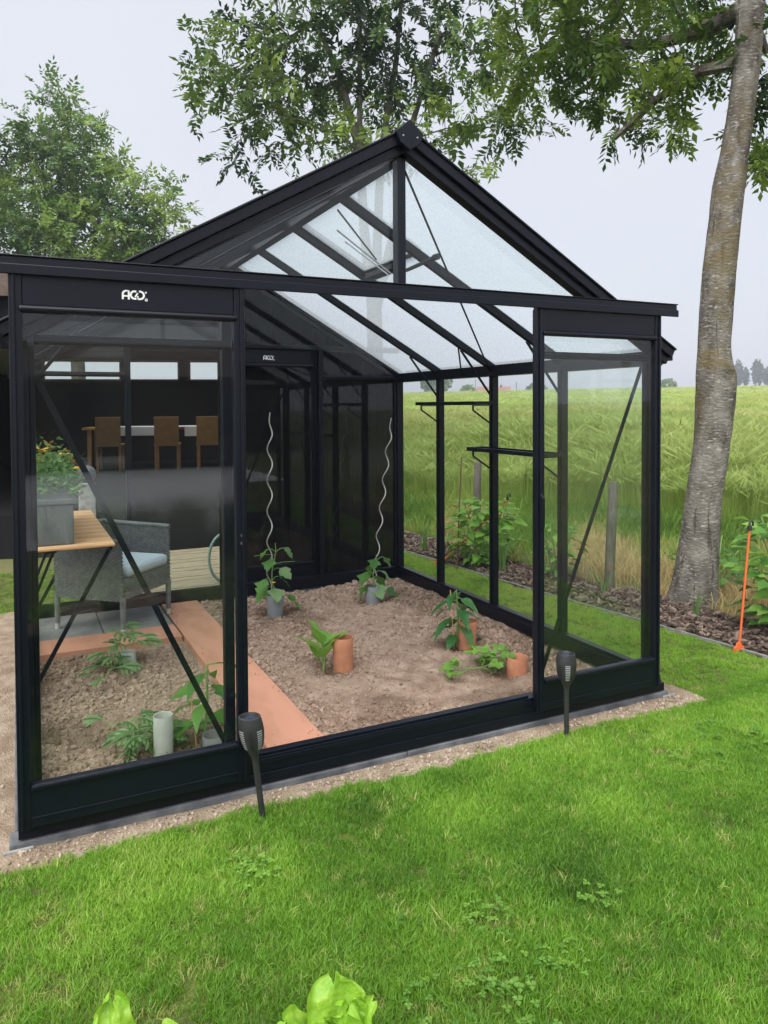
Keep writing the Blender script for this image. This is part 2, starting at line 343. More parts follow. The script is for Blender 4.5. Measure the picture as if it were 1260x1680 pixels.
# soil bed inside
def soil_z(x, y):
    z = -.03+.05*(vnoise(x, y, 2.2, 11, 2)-.5)+.034*(vnoise(x, y, 14, 12, 3)-.5)+.018*(vnoise(x, y, 42, 13, 2)-.5)
    z = z+.02*sm(2.6, 3.0, x)+.02*sm(2.5, 2.9, y)
    for (hx, hy) in HOLES: z = z-.012*np.exp(-(((x-hx)/.09)**2+((y-hy)/.09)**2))+.015*np.exp(-((np.hypot(x-hx, y-hy)-.17)/.05)**2)
    return z
HOLES = [(1.725,2.424), (2.522,2.42), (1.66,1.1), (2.53,1.1), (2.5,.62), (.571,1.691), (.566,.43), (.745,.45)]
def damp(x, y):
    d = sum(1.1*np.exp(-(np.hypot(x-hx, y-hy)/(.1+.06*vnoise(x, y, 9, 14)))**2) for hx, hy in HOLES)
    return np.clip(d+.55*sm(.56,.7,vnoise(x, y, 1.9, 15, 3)), 0, 1)
m_, t_, p_, L_, N_ = SOIL, SOIL.node_tree, SOIL.node_tree.nodes['Principled BSDF'], SOIL.node_tree.links.new, SOIL.node_tree.nodes.new
a_ = N_('ShaderNodeAttribute'); a_.attribute_name = 'tint'; x_ = N_('ShaderNodeMix'); x_.data_type = 'RGBA'; x_.blend_type = 'MULTIPLY'; x_.inputs[7].default_value = (.4,.36,.33,1)
L_(a_.outputs['Fac'], x_.inputs[0]); L_(p_.inputs['Base Color'].links[0].from_socket, x_.inputs[6]); L_(x_.outputs[2], p_.inputs['Base Color'])
SOILO = grid_sheet('soil_bed', .02, 3.06, .02, 2.96, .016, soil_z, lambda x, y: ~((x > 1.0) & (x < 1.24)), SOIL, tf=damp)

# ------------------------------------------------------------------ greenhouse
W, D, ZR, APEX, EAVE = 3.08, 2.98, 2.0, 2.68, 1.80
GHL = 'black aluminium greenhouse with hammered glass roof and open double sliding doors'
gh_ = thing('greenhouse', GHL, 'greenhouse', (W/2, D/2, 0))
def part(name, mb, m=None, parent=None, bevel=.003, smooth=False): return mb.build(name, m or ALU, parent or gh_, bevel=bevel, smooth=smooth)
SL = (APEX-EAVE)/(W/2)
def roof_z(x): return APEX-abs(x-W/2)*SL
BAY = D/4
# base rails
part('base_rail', MB().box(0,W,-.03,.05,0,.055).box(0,W,-.02,.05,.055,.1))
part('base_rail', MB().box(0,W,D-.05,D,0,.1))
for x in (0, W-.05): part('base_rail', MB().box(x,x+.05,.052,D-.052,0,.105).box(x+(.05 if x == 0 else -.012), x+(.062 if x == 0 else 0),.06,D-.06,.06,.085))
# door sill with tracks across the front
part('door_sill', MB().box(.0,W,-.05,-.032,.004,.046).box(.02,W-.02,-.043,-.032,.046,.085).box(.82,2.21,-.05,-.022,.085,.104).box(.82,2.21,-.048,-.044,.104,.114).box(.82,2.21,-.03,-.024,.104,.12), bevel=.002)
part('door_sill', MB().box(.02,W-.02,D+.002,D+.06,.02,.08))
# posts: corners, door posts front and back, wall posts
for y in (0, D-.06):
    for x in (0, W-.06): part('corner_post', MB().box(x,x+.06,y,y+.06,.1,EAVE-.06).box(x+(.06 if x == 0 else -.02),x+(.08 if x == 0 else 0),y+.015,y+.04,.1,EAVE-.06))
    for x in (.75, 2.29): part('door_post', MB().box(x,x+.04,y+.005,y+.045,.1,1.984))
    part('gable_post', MB().box(W/2-.02,W/2+.02,y+(-.02 if y == 0 else .02),y+(.03 if y == 0 else .06),2.03,APEX-.05))
    # horizontal bar at eave height of the fixed panes
    for x0, x1 in ((.08,.75), (2.33,W-.08)): part('transom_bar', MB().box(x0,x1,y+.01,y+.045,EAVE-.055,EAVE-.02).box(x0,x1,y+.0,y+.01,EAVE-.045,EAVE-.03))
    # rakes
    for s in (-1, 1):
        xe = W/2+s*W/2*1.02; ze = roof_z(xe)
        a, b = Vector((xe, 0, ze)), Vector((W/2, 0, APEX)); n = Vector((s*SL, 0, 1)).normalized()
        yy = -.075 if y == 0 else D-.0
        m = MB()
        for off, th, y0, y1 in ((-.002,.042,yy,yy+.07), (-.043,.036,yy+.02,yy+.08), (.024,.01,yy-.01,yy+.075)):
            pa, pb = a+n*off, b+n*off
            up = n*th/2
            m.add([(p.x, q, p.z) for q in (y0, y1) for p in (pa-up, pa+up, pb+up, pb-up)], [(0,1,2,3),(7,6,5,4),(0,4,5,1),(1,5,6,2),(2,6,7,3),(3,7,4,0)])
        part('gable_rafter', m)
for yb in (BAY, 2*BAY, 3*BAY):
    for x in (0, W-.05):
        part('wall_post', MB().box(x,x+.05,yb-.02,yb+.02,.105,EAVE-.06).box(x+(.05 if x == 0 else -.012),x+(.062 if x == 0 else 0),yb-.008,yb+.008,.105,EAVE-.06)
             .prism([(yb-.02,.105),(yb+.02,.105),(yb+.05,.06),(yb-.05,.06)], 'x', x+(.051 if x == 0 else -.006), x+(.056 if x == 0 else -.001)))
    for s in (-1, 1):
        xa, xb = W/2+s*.03, W/2+s*(W/2-.02)
        part('roof_rafter', MB().beam((xa,yb,roof_z(xa)-.035),(xb,yb,roof_z(xb)-.035),.036,.05))
        part('knee_brace', MB().beam((W/2+s*(W/2-.30),yb,roof_z(W/2+s*(W/2-.3))-.07),(W/2+s*(W/2-.03),yb,1.56),.014,.014))
for s in (-1, 1):
    x = W/2+s*W/2
    xi, xo = x-s*.06, x+s*.03
    part('eave_gutter', MB().box(min(xi,xo),max(xi,xo),.0,D,EAVE-.075,EAVE-.0).box(min(xo,xo+s*.035),max(xo,xo+s*.035),-.03,D+.03,EAVE-.05,EAVE-.035).box(min(xo+s*.035,xo+s*.043),max(xo+s*.035,xo+s*.043),-.03,D+.03,EAVE-.05,EAVE+.03))
part('ridge_beam', MB().box(W/2-.03,W/2+.03,-.02,D+.02,APEX-.09,APEX-.02).prism([(W/2-.075,APEX-.012),(W/2,APEX+.045),(W/2+.075,APEX-.012),(W/2,APEX+.015)], 'y', -.06, D+.06))
cap = part('ridge_cap', MB().prism([(W/2-.048,APEX-.045),(W/2-.066,APEX+.0),(W/2,APEX+.055),(W/2+.066,APEX+.0),(W/2+.048,APEX-.045),(W/2,APEX-.075)], 'y', -.1, -.08))
for x in (-.034, .034): MB().lathe([(.001,-.003),(.004,-.002),(.004,.002)], 10).xf(lambda p: Vector((W/2+x+p.x, -.102+p.z, APEX-.02+p.y))).build('screw', STEEL, cap)
# sliding rail across the front and back, longer than the gable
part('sliding_rail', MB().box(-.07,W+.025,-.1,-.022,1.985,2.032).box(-.07,W+.025,-.112,-.1,1.97,2.005).box(-.075,W+.03,-.105,-.022,2.032,2.038))
part('sliding_rail', MB().box(.0,W,D+.01,D+.07,1.985,2.03).box(.02,W-.02,D-.01,D+.0,1.99,2.02))
# panes
def pane(x0, x1, y0, y1, z0, z1, parent=None): return part('pane', MB().box(x0,x1,y0,y1,z0,z1), GLASS, parent, bevel=0)
for y in (.022, D-.026):
    for x0, x1 in ((.06,.75), (2.33,W-.06)): pane(x0,x1,y,y+.004,.1,EAVE-.045)
    for s in (-1, 1):   # gable panes above the rail
        xa, xb = W/2+s*.018, W/2+s*1.17
        part('gable_pane', MB().prism([(xa,2.03),(xb,2.03),(xb,roof_z(xb)-.05),(xa,roof_z(xa)-.07)], 'y', y, y+.004), GLASS, bevel=0)
        xq = W/2+s*(W/2-.1); xr = W/2+s*(W/2-.75)
        part('gable_pane', MB().prism([(xq,EAVE-.03),(xr,EAVE-.03),(xr,1.99),(W/2+s*1.2,1.99),(xq,roof_z(xq)-.06)], 'y', y, y+.004), GLASS, bevel=0)
for k in range(4):
    y0, y1 = k*BAY+.02+(.04 if k == 0 else 0), (k+1)*BAY-.02-(.04 if k == 3 else 0)
    for x in (.025, W-.029): pane(x,x+.004,y0,y1,.1,EAVE-.07)
    for s in (-1, 1):
        xa, xb = W/2+s*.02, W/2+s*(W/2+.02); q = MB()
        q.add([(xx, yy, roof_z(xx)+dz) for dz in (-.012,-.008) for xx, yy in ((xa,y0-.025),(xb,y0-.025),(xb,y1+.025),(xa,y1+.025))], [(0,1,2,3),(7,6,5,4),(0,4,5,1),(1,5,6,2),(2,6,7,3),(3,7,4,0)])
        part('roof_pane', q, ROOFGLASS, bevel=0)
# wind braces
def brace(a, b, w=.022, h=.004): part('wind_brace', MB().beam(a, b, w, h, up=(0,1,0)), bevel=0)
brace((.085,.05,1.63), (.77,.05,.13)); brace((W-.07,.05,1.72), (2.335,.05,.15))
part('wind_brace', MB().tube([(W/2+.03,.03,APEX-.1), (W-.06,2*BAY,EAVE-.04)], .006, 6), bevel=0)
part('wind_brace', MB().tube([(W/2-.03,.03,APEX-.1), (.06,2*BAY,EAVE-.04)], .006, 6), bevel=0)
part('wind_brace', MB().tube([(W-.06,2.5*BAY,EAVE-.05), (W-.32,2*BAY,roof_z(W-.32)-.06)], .006, 6), bevel=0)
# roof window with its opener, second bay on the right slope
rx0, rx1 = W/2+.06, W/2+.52
rw = part('roof_window', MB().beam((rx1,BAY+.03,roof_z(rx1)+.004),(rx1,2*BAY-.03,roof_z(rx1)+.004),.04,.03).beam((rx0,BAY+.03,roof_z(rx0)+.012),(rx1,BAY+.03,roof_z(rx1)+.012),.03,.02).beam((rx0,2*BAY-.03,roof_z(rx0)+.012),(rx1,2*BAY-.03,roof_z(rx1)+.012),.03,.02))
yo = 1.5*BAY
part('window_opener', MB().tube([(rx1-.02,yo,roof_z(rx1)-.06),(rx1-.05,yo-.3,roof_z(rx1)-.1),(rx1-.05,yo-.62,roof_z(rx1)-.085)], [.011,.011,.013], 8).tube([(rx1-.05,yo-.64,roof_z(rx1)-.085),(rx1-.05,yo-.60,roof_z(rx1)-.085)], .018, 8).beam((rx1-.02,yo-.12,roof_z(rx1)-.05),(rx1-.02,yo+.25,roof_z(rx1)-.05),.08,.03), BLACKPL, rw, bevel=.002)
part('opener_arm', MB().beam((rx1-.05,yo-.1,roof_z(rx1)-.09),(rx1-.33,yo+.05,roof_z(rx1-.33)-.02),.014,.008).beam((rx1-.04,yo-.05,roof_z(rx1)-.09),(rx1-.25,yo+.12,roof_z(rx1-.25)-.02),.012,.008).beam((rx1-.05,yo-.28,roof_z(rx1)-.1),(rx1-.02,yo,roof_z(rx1)-.03),.014,.008), STEEL, rw, bevel=0)
part('gas_strut', MB().tube([(W/2+.06,BAY+.1,APEX-.1),(rx1-.1,yo,roof_z(rx1-.1)-.05)], .006, 6), STEEL, rw, bevel=0)
# shelves on the right wall
for (y0, y1, z) in ((1.44,2.29,1.535), (.70,1.54,1.215)):
    sh = part('shelf', MB().box(W-.22,W-.065,y0,y1,z-.003,z+.001).box(W-.222,W-.21,y0,y1,z-.014,z+.012).box(W-.075,W-.065,y0,y1,z-.014,z+.012).box(W-.22,W-.065,y0-.004,y0,z-.014,z+.012).box(W-.22,W-.065,y1,y1+.004,z-.014,z+.012), bevel=0)
    for yb in (BAY*math.floor(y1/BAY+.05), BAY*math.floor(y0/BAY+.2)):
        part('shelf_bracket', MB().beam((W-.2,yb,z-.015),(W-.2,yb,z-.05),.01,.01).beam((W-.2,yb,z-.05),(W-.055,yb,z-.145),.01,.01).beam((W-.2,yb,z-.018),(W-.055,yb,z-.018),.01,.006), None, sh, bevel=0)
# sliding leaves
def logo(x, y, z, h, parent, yd=-1):
    m = MB(); w = h*.2
    def stroke(pts, wd=w):
        pts = [Vector((p[0]*h, 0, p[1]*h)) for p in pts]; n = len(pts); L_ = []; R_ = []
        for k, p in enumerate(pts):
            d = (pts[min(k+1,n-1)]-pts[max(k-1,0)]).normalized(); s = Vector((-d.z,0,d.x))*wd/2; L_.append(p+s); R_.append(p-s)
        for k in range(n-1):
            q = [L_[k],L_[k+1],R_[k+1],R_[k]]
            m.add([(x+p.x, y+t, z+p.z) for t in (0, yd*.0015) for p in q], [(0,1,2,3),(7,6,5,4),(0,4,5,1),(1,5,6,2),(2,6,7,3),(3,7,4,0)])
    arc = lambda cx, cz, r, a0, a1, n=7, sx=1: [(cx+sx*r*cos(RAD(a0+(a1-a0)*k/n)), cz+r*sin(RAD(a0+(a1-a0)*k/n))) for k in range(n+1)]
    stroke([(.1,0),(.1,.5)]+arc(.45,.55,.35,180,90)+[(.7,.9),(.7,0)]); stroke([(.2,.36),(.62,.36)], w*.8)
    stroke(arc(1.3,.5,.4,65,295,9)); stroke([(1.35,.3),(1.62,.72)], w*.8)
    stroke([(1.75,.9),(1.85,.9)]+arc(1.85,.5,.4,80,-80,8)+[(1.6,.1)]); stroke([(1.62,.1),(1.62,.42)], w*.7)
    stroke([(2.35,.02),(2.62,.02)], w*1.1); stroke([(2.5,.2),(2.5,.0)], w*.8); stroke(arc(2.45,.82,.07,0,360,8), w*.35)
    m.build('logo', WHITE, parent)
def leaf(name, x0, x1, yc, lx, mirror=False):
    l = part(name, MB().box(x0,x0+.042,yc-.016,yc+.016,.06,1.985).box(x1-.042,x1,yc-.016,yc+.016,.06,1.985).box(x0+.01,x0+.02,yc-.024,yc-.016,.06,1.985).box(x1-.02,x1-.01,yc-.024,yc-.016,.06,1.985))
    part('head_panel', MB().box(x0+.042,x1-.042,yc-.012,yc+.008,1.868,1.985), None, l)
    part('head_bar', MB().box(x0+.03,x1-.03,yc-.026,yc+.012,1.845,1.868), None, l, bevel=.009)
    part('bottom_bar', MB().box(x0+.042,x1-.042,yc-.028,yc+.012,.192,.214), None, l, bevel=.007)
    part('kick_panel', MB().box(x0+.042,x1-.042,yc-.014,yc+.008,.062,.192).box(x0+.042,x1-.042,yc-.018,yc-.014,.092,.098), None, l)
    pane(x0+.04,x1-.04,yc-.002,yc+.002,.205,1.85,l)
    return l
lf = leaf('door_leaf', .0, .815, -.08, .36); logo(.366, -.093, 1.907, .034, lf)
for z in (.99, 1.02): MB().lathe([(.001,0),(.006,.001),(.006,.006)], 8).xf(lambda p: Vector((.795+p.x, -.097-p.z, z+p.y))).build('screw', STEEL, lf)
rf = leaf('door_leaf', 2.212, 3.0, -.08, None)
MB().tube([(.8,-.06,.93),(.8,-.04,.96),(.8,-.04,1.06),(.8,-.06,1.09)], .006, 6).build('handle', ALU, lf)
MB().tube([(2.23,-.1,.93),(2.23,-.12,.95),(2.23,-.12,1.08),(2.23,-.1,1.1)], .006, 6).build('handle', ALU, rf)
bl = leaf('door_leaf', 1.525, 2.30, D+.035, None); logo(1.835, D+.021, 1.90, .036, bl)
for x in (.02, W-.05):
    for z in (.025, .07): part('bolt', MB().lathe([(.001,0),(.005,.001),(.005,.004)], 8).xf(lambda p: Vector((x+.02+p.x, -.031-p.z, z+p.y))), STEEL, bevel=0)
# plinth stones under the frame
n = 2; xs_ = np.linspace(-.03, W+.03, n+1)
plinth = thing('stone_plinth', 'blue stone plinth strip under the greenhouse frame', 'plinth', (W/2,D/2,-.1))
for k in range(n): MB().box(xs_[k]+.001,xs_[k+1]-.001,-.053,.04,-.1,-.004+.001*(k % 2)).build('stone', STONE, plinth, bevel=.006)
MB().box(-.05,.05,-.066,-.055,-.1,-.02).build('corner_block', CONC, plinth, bevel=.004); MB().box(W-.02,W+.07,-.066,-.055,-.1,-.02).build('corner_block', CONC, plinth, bevel=.004)
for x in (-.012, W): MB().box(x,x+(.012 if x < 0 else .055),.045,D+.1,-.1,-.003).build('stone', STONE, plinth, bevel=.005)
MB().box(.003,W-.003,D-.04,D+.1,-.1,-.003).build('stone', STONE, plinth, bevel=.005)
MB().add([(0,0,0)],[])

# ------------------------------------------------------------------ inside: planks, pavers
wk = MB().box(.985,1.255,.075,2.62,-.055,.018).build('walkway_plank', PLANK, bevel=.004); tag(wk, 'long orange stained walkway plank running back from the open doors', 'plank')
wk = MB().box(.985,1.255,2.628,2.9,-.055,.02).build('walkway_plank', PLANK, bevel=.004); tag(wk, 'short orange plank at the far end of the walkway', 'plank')
wk = MB().box(.07,.972,2.03,2.33,-.055,.02).build('cross_plank', PLANK, bevel=.004); tag(wk, 'orange plank edging laid crosswise before the grey pavers', 'plank')
pv = thing('paved_corner', 'grey concrete pavers in the rear left corner under the wicker chair', 'paving', (.5,2.65,-.055))
for ax in range(2):
    for ay in range(2): MB().box(.07+ax*.454,.07+ax*.454+.448,2.335+ay*.296,2.335+ay*.296+.29,-.055,.012+.002*((ax+ay) % 2)).build('paver', PAVER, pv, bevel=.004)

# ------------------------------------------------------------------ leaf meshes shared by the plants
def leaf_mesh(name, L, Wd, m, tipp=1.6, droop=.25, fold=.25, wav=0, lobes=0, nu=3, nv=7, seed=0):
    R = np.random.default_rng(seed); V = []; F = []
    for j in range(nv+1):
        t = j/nv; w = Wd/2*(sin(pi*min(1, t**.7*.98+.02))**(.8))*(1-.25*t**tipp)
        if lobes: w *= 1+.28*cos(t*lobes*2*pi)
        if j == nv: w = Wd*.02
        for i in range(-nu, nu+1):
            u = i/nu; z = -droop*L*t*t+fold*abs(u)*w+wav*Wd*sin(t*11+u*2+seed)*abs(u)**1.5
            V.append((u*w, t*L, z+R.normal()*.004*L))
    k = 2*nu+1
    for j in range(nv):
        for i in range(k-1): F.append((j*k+i, j*k+i+1, (j+1)*k+i+1, (j+1)*k+i))
    me = bpy.data.meshes.new(name); me.from_pydata(V, [], F); me.materials.append(m); me.polygons.foreach_set('use_smooth', [True]*len(F)); return me
def lobed_mesh(name, L, m, seed=0):
    """deeply cut leaf: a midrib blade with paired side lobes"""
    R = np.random.default_rng(seed); V = []; F = []
    def lobe(o, ang, l, w):
        n0 = len(V); c, s = cos(ang), sin(ang)
        for (t, u) in ((0,0),(.45,-.8),(.75,-1),(1,0),(.75,1),(.45,.8),(.6,0)):
            x, y = u*w/2, t*l; V.append((o[0]+x*c-y*s, o[1]+x*s+y*c, -.25*(o[1]+y)**2/L+(.1*l if u else 0)))
        for a, b in ((0,1),(1,2),(2,3),(3,4),(4,5),(5,0)): F.append((n0+a, n0+b, n0+6))
    lobe((0,0), 0, L, L*.17)
    for t in (.25,.45,.65):
        for s in (-1, 1): lobe((0,t*L), s*(1.0-.3*t)+R.normal()*.08, L*.55*(1.15-t), L*.12); 
    me = bpy.data.meshes.new(name); me.from_pydata(V, [], F); me.materials.append(m); return me
def put_leaf(parent, me, o, d, roll=0, s=1, name='leaf'):
    d = Vector(d).normalized(); _, sd, u = frame_of(d); 
    Mx = Matrix((sd, d, u)).transposed().to_4x4() @ Matrix.Rotation(roll, 4, 'Y') @ Matrix.Scale(s, 4)
    Mx.translation = Vector(o)-OFF[parent.name]
    ob = bpy.data.objects.new(name, me); link(ob, parent); ob.matrix_local = Mx; OFF[ob.name] = OFF[parent.name]; return ob
def stem(parent, pts, r, m=STEM, name='stem'): return MB().tube(pts, r, 6).build(name, m, parent, smooth=True)
CUC = [leaf_mesh('cucumber_leaf%d' % k, .13, .125, m_, wav=.06, lobes=2.5, droop=.2, fold=.12, seed=k) for k, m_ in enumerate((GLEAF, GLEAF, WLEAF))]
PEP = [leaf_mesh('pepper_leaf%d' % k, .16, .08, m_, droop=.45, fold=.2, wav=.03, seed=k) for k, m_ in enumerate((DLEAF, GLEAF))]
EGG = [leaf_mesh('aubergine_leaf%d' % k, .15, .095, YLEAF, droop=.2, fold=.25, wav=.05, seed=k) for k in range(2)]
MEL = [leaf_mesh('melon_leaf%d' % k, .075, .085, YLEAF, wav=.08, lobes=2.5, droop=.15, seed=k) for k in range(2)]
WAT = [lobed_mesh('watermelon_leaf%d' % k, .11, WLEAF, k) for k in range(3)]
FLW = mat('yellow_petal', (.75,.36,.02), (.8,.5,.04), 30, rough=.6)
def flower(parent, o, s=.02):
    m = MB()
    for k in range(5):
        a = k*2*pi/5; c, q = cos(a), sin(a); m.add([(0,0,0),(.5*c-.35*q,.5*q+.35*c,.25),(c,q,.3),(.5*c+.35*q,.5*q-.35*c,.25)], [(0,1,2,3)])
    m.xf(lambda p: Vector(o)+p*s).build('flower', FLW, parent)
SZ = lambda x, y: float(soil_z(np.array(x), np.array(y)))
def pot(name, x, y, r, h, m, label, cat, soilfill=None, lean=0, taper=1.0):
    z0 = SZ(x, y)-.012
    t = thing(name, label, cat, (x, y, z0))
    prof = [(r*taper*.97,0),(r*taper,.004),(r,h-.003),(r*.985,h),(r*.93,h-.001),(r*.92,h*.3)]
    MB().lathe(prof, 28, (x,y,z0)).xf(lambda p: Vector((p.x+lean*(p.z-z0), p.y, p.z))).build('wall', m, t, smooth=True)
    MB().lathe([(.001,h*.42),(r*.92,h*.4)], 20, (x,y,z0)).build('soil_fill', SOIL, t)
    return t
pot('watering_pot', 1.725, 2.40, .064, .2, GREYPL, 'grey plastic watering pot beside the flowering cucumber plant', 'pot', taper=.9)
pot('watering_pot', 2.522, 2.39, .06, .15, GREYPL, 'grey plastic watering pot under the right hand spiral', 'pot', lean=.06)
pot('watering_pipe', 1.723, 1.105, .06, .205, TERRA, 'tall upright terracotta pipe in the middle of the soil bed', 'pipe')
pot('watering_pipe', 2.565, 1.088, .058, .185, TERRA, 'terracotta pipe leaning slightly beside the dark pepper plant', 'pipe', lean=.1)
pot('watering_pipe', 2.584, .575, .06, .115, TERRA, 'short terracotta pipe ring next to the melon near the right door', 'pipe')
CUPM = mat('pale_grey_plastic', (.5,.51,.47), (.42,.44,.38), 14, rough=.5)
pot('watering_cup', .6, 1.66, .042, .12, CUPM, 'pale grey cup half buried beside the watermelon seedling by the cross plank', 'pot', lean=-.12, taper=.85)
pot('watering_tube', .575, .42, .042, .2, CUPM, 'tall pale plastic tube standing in the soil behind the left door', 'pipe')
pot('watering_cup', .80, .42, .055, .07, GREYPL, 'low dark cup at the foot of the broad leaved pepper by the left door', 'pot')
# spirals
for (x, y, zt, lx, ly, who) in ((1.715,2.52,1.474,-.01,-.1,'left hand galvanised spiral plant stake above the flowering cucumber'), (2.56,2.5,1.42,.19,0,'right hand galvanised spiral plant stake leaning to the right')):
    z0 = SZ(x,y)-.03; pts = []; n = 150
    for k in range(n+1):
        t = k/n; a = t*6.6*2*pi; rr = .019*min(1, (1-t)*9)*min(1, t*8+.3)
        pts.append((x+lx*t+rr*cos(a), y+ly*t+rr*sin(a), z0+t*(zt-z0)))
    tag(MB().tube(pts, .0047, 7).build('spiral_stake', mat('bare_aluminium', (.46,.45,.42), (.36,.35,.33), 40, rough=.4, metal=.3), smooth=True), who, 'plant stake')
# cucumber left
def climber(name, label, x, y, h, n, seed, flowers=True, s0=1.0, spread=1.0):
    R = random.Random(seed); z0 = SZ(x,y); t = thing(name, label, 'plant', (x,y,z0), 'vegetable plants in the soil bed')
    st = [(x+.02*sin(k*1.1), y+.015*cos(k), z0-.02+h*k/8) for k in range(9)]
    stem(t, st, [.006-.0003*k for k in range(9)])
    for k in range(n):
        f = .3+.7*(k+.5)/n; p = Vector(st[min(8, int(f*8))]); a = k*2.4+R.uniform(-.3,.3)
        d = Vector((cos(a), sin(a)*.7-.25, .35)); q = p+d*.07*spread
        stem(t, [p, p+d*.035+Vector((0,0,.012)), q], .0028, name='leaf_stalk')
        put_leaf(t, CUC[k % 3], q, (d.x, d.y-.3, -.75+R.uniform(-.35,.25)), R.uniform(-.4,.4), s0*(1.25-.5*f))
    if flowers:
        for (fx, fz) in ((-.02,.2),(.03,.12),(.05,.02)): flower(t, (x+fx, y-.05, z0+fz+.05), .022)
        for s, zz in ((-1,.45),(1,.38)): stem(t, [(x,y,z0+zz),(x+s*.07,y-.02,z0+zz+.015),(x+s*.16,y-.02,z0+zz+.01)], .002, name='tendril')
    return t
climber('cucumber_plant', 'flowering cucumber plant climbing the left spiral in the soil bed', 1.74, 2.47, .56, 10, 3)
climber('cucumber_plant', 'young cucumber plant at the foot of the right spiral', 2.57, 2.45, .4, 9, 5, False, 1.0)
# aubergine
def bush(name, label, x, y, h, n, meshes, seed, sc_=1.0, up=.6, cane=False, lean=(0,0)):
    R = random.Random(seed); z0 = SZ(x,y); t = thing(name, label, 'plant', (x,y,z0), 'vegetable plants in the soil bed')
    stem(t, [(x,y,z0-.02),(x+.01+lean[0]*.5,y+lean[1]*.5,z0+h*.5),(x+lean[0],y+lean[1],z0+h)], [.007,.006,.004])
    if cane: stem(t, [(x-.03,y-.02,z0-.03),(x-.07,y-.04,z0+h*1.05)], .003, SLATW, 'cane')
    for k in range(n):
        f = .25+.75*k/max(1,n-1); p = Vector((x+lean[0]*f, y+lean[1]*f, z0+h*f)); a = k*2.4+seed+R.uniform(-.3,.3)
        d = Vector((cos(a), sin(a), up*R.uniform(.4,1.2))); q = p+d.normalized()*.04
        stem(t, [p, q], .0026, name='leaf_stalk'); put_leaf(t, meshes[k % len(meshes)], q, d, R.uniform(-.4,.4), sc_*R.uniform(.75,1.1))
    return t
bush('aubergine_plant', 'pale green aubergine seedling left of the tall terracotta pipe', 1.61, 1.14, .17, 9, EGG, 2, 1.1, 1.5)
bush('pepper_plant', 'dark green pepper plant with drooping leaves before the right glass wall', 2.52, 1.13, .36, 14, PEP[:1], 4, 1.1, -.25, True)
bush('pepper_plant', 'tall broad leaved pepper plant behind the left door glass', .76, .48, .36, 11, PEP[1:], 1, 1.15, -.1, True, (.03,.02))
def creeper(name, label, x, y, runs, meshes, seed, s=1.0, per=5):
    R = random.Random(seed); z0 = SZ(x,y); t = thing(name, label, 'plant', (x,y,z0), 'vegetable plants in the soil bed')
    for (dx, dy, dz) in runs:
        pts = [Vector((x+dx*f+R.uniform(-.015,.015), y+dy*f+R.uniform(-.015,.015), z0-.01+dz*sin(f*pi*.55)+.03*sin(f*pi))) for f in (0,.25,.5,.75,1)]
        stem(t, pts, [.005,.0045,.004,.003,.002])
        for k in range(per):
            p = pts[min(4, 1+k*4//per)]; a = R.uniform(0, 2*pi); d = Vector((cos(a), sin(a), R.uniform(.2,.9))); q = p+d.normalized()*.05
            stem(t, [p, q], .002, name='leaf_stalk'); put_leaf(t, R.choice(meshes), q, (d.x, d.y, .1), R.uniform(-.4,.4), s*R.uniform(.7,1.15))
    return t
creeper('melon_plant', 'light green melon plant trailing left of the short terracotta ring', 2.5, .66, ((-.22,.03,.03),(-.05,.05,.09),(.06,.12,.07)), MEL, 3, 1.1, 8)
creeper('watermelon_plant', 'watermelon seedling with cut leaves beside the pale cup', .55, 1.72, ((-.03,.02,.2),(-.12,-.22,.04),(.06,-.03,.14)), WAT, 6, 1.35, 8)
creeper('watermelon_plant', 'watermelon seedling sprawling around the tall pale tube', .55, .5, ((-.16,.1,.12),(-.02,-.04,.1),(.1,-.02,.07),(-.08,.05,.04)), WAT, 9, 1.2, 8)

# ------------------------------------------------------------------ wicker chair
ch = thing('wicker_chair', 'grey wicker tub chair with pale blue cushion in the rear left corner', 'chair', (.62,2.62,.013))
def CH(p):   # local: x forward, y left
    a = RAD(-43); return Vector((.62+p.x*cos(a)-p.y*sin(a), 2.62+p.x*sin(a)+p.y*cos(a), .013+p.z))
def weave(name, cols, zs, parent=ch):
    """woven panel along a polyline of (x,y) between two heights: alternating strands standing proud"""
    P = [Vector((c[0], c[1], 0)) for c in cols]; m = MB(); rows = int((zs[1]-zs[0])/.0125); 
    seglen = [0]
    for a, b in zip(P, P[1:]): seglen.append(seglen[-1]+(b-a).length)
    n = int(seglen[-1]/.022)
    def at_(s):
        for k in range(len(P)-1):
            if s <= seglen[k+1]+1e-6:
                f = (s-seglen[k])/(seglen[k+1]-seglen[k]); d = (P[k+1]-P[k]).normalized(); return P[k].lerp(P[k+1], f), Vector((-d.y, d.x, 0))
        return P[-1], Vector((0,1,0))
    for r in range(rows):
        z = zs[0]+r*.0125; pts = []
        for k in range(n+1):
            p, nn = at_(seglen[-1]*k/n); o = .0045*(1 if (k+r) % 2 else -1)
            pts.append((p+nn*o, nn))
        v = []
        for p, nn in pts:
            for q in (-.0045, .0045):
                for zz in (.001, .0118): v.append((p.x+nn.x*q, p.y+nn.y*q, z+zz))
        f = []
        for k in range(n):
            a = k*4; b = a+4; f += [(a,b,b+1,a+1),(a+2,a+3,b+3,b+2),(a+1,b+1,b+3,a+3),(a,a+2,b+2,b)]
        m.add(v, f)
    return m.xf(CH).build(name, WICK, parent)
weave('back_panel', [(-.27,-.27),(-.27,.27)], (.22,.66)); 
weave('arm_panel', [(-.265,-.275),(.2,-.275),(.27,-.275)], (.22,.62)); weave('arm_panel', [(-.265,.275),(.2,.275),(.27,.275)], (.22,.64))
weave('front_apron', [(.27,-.26),(.27,.26)], (.23,.36))
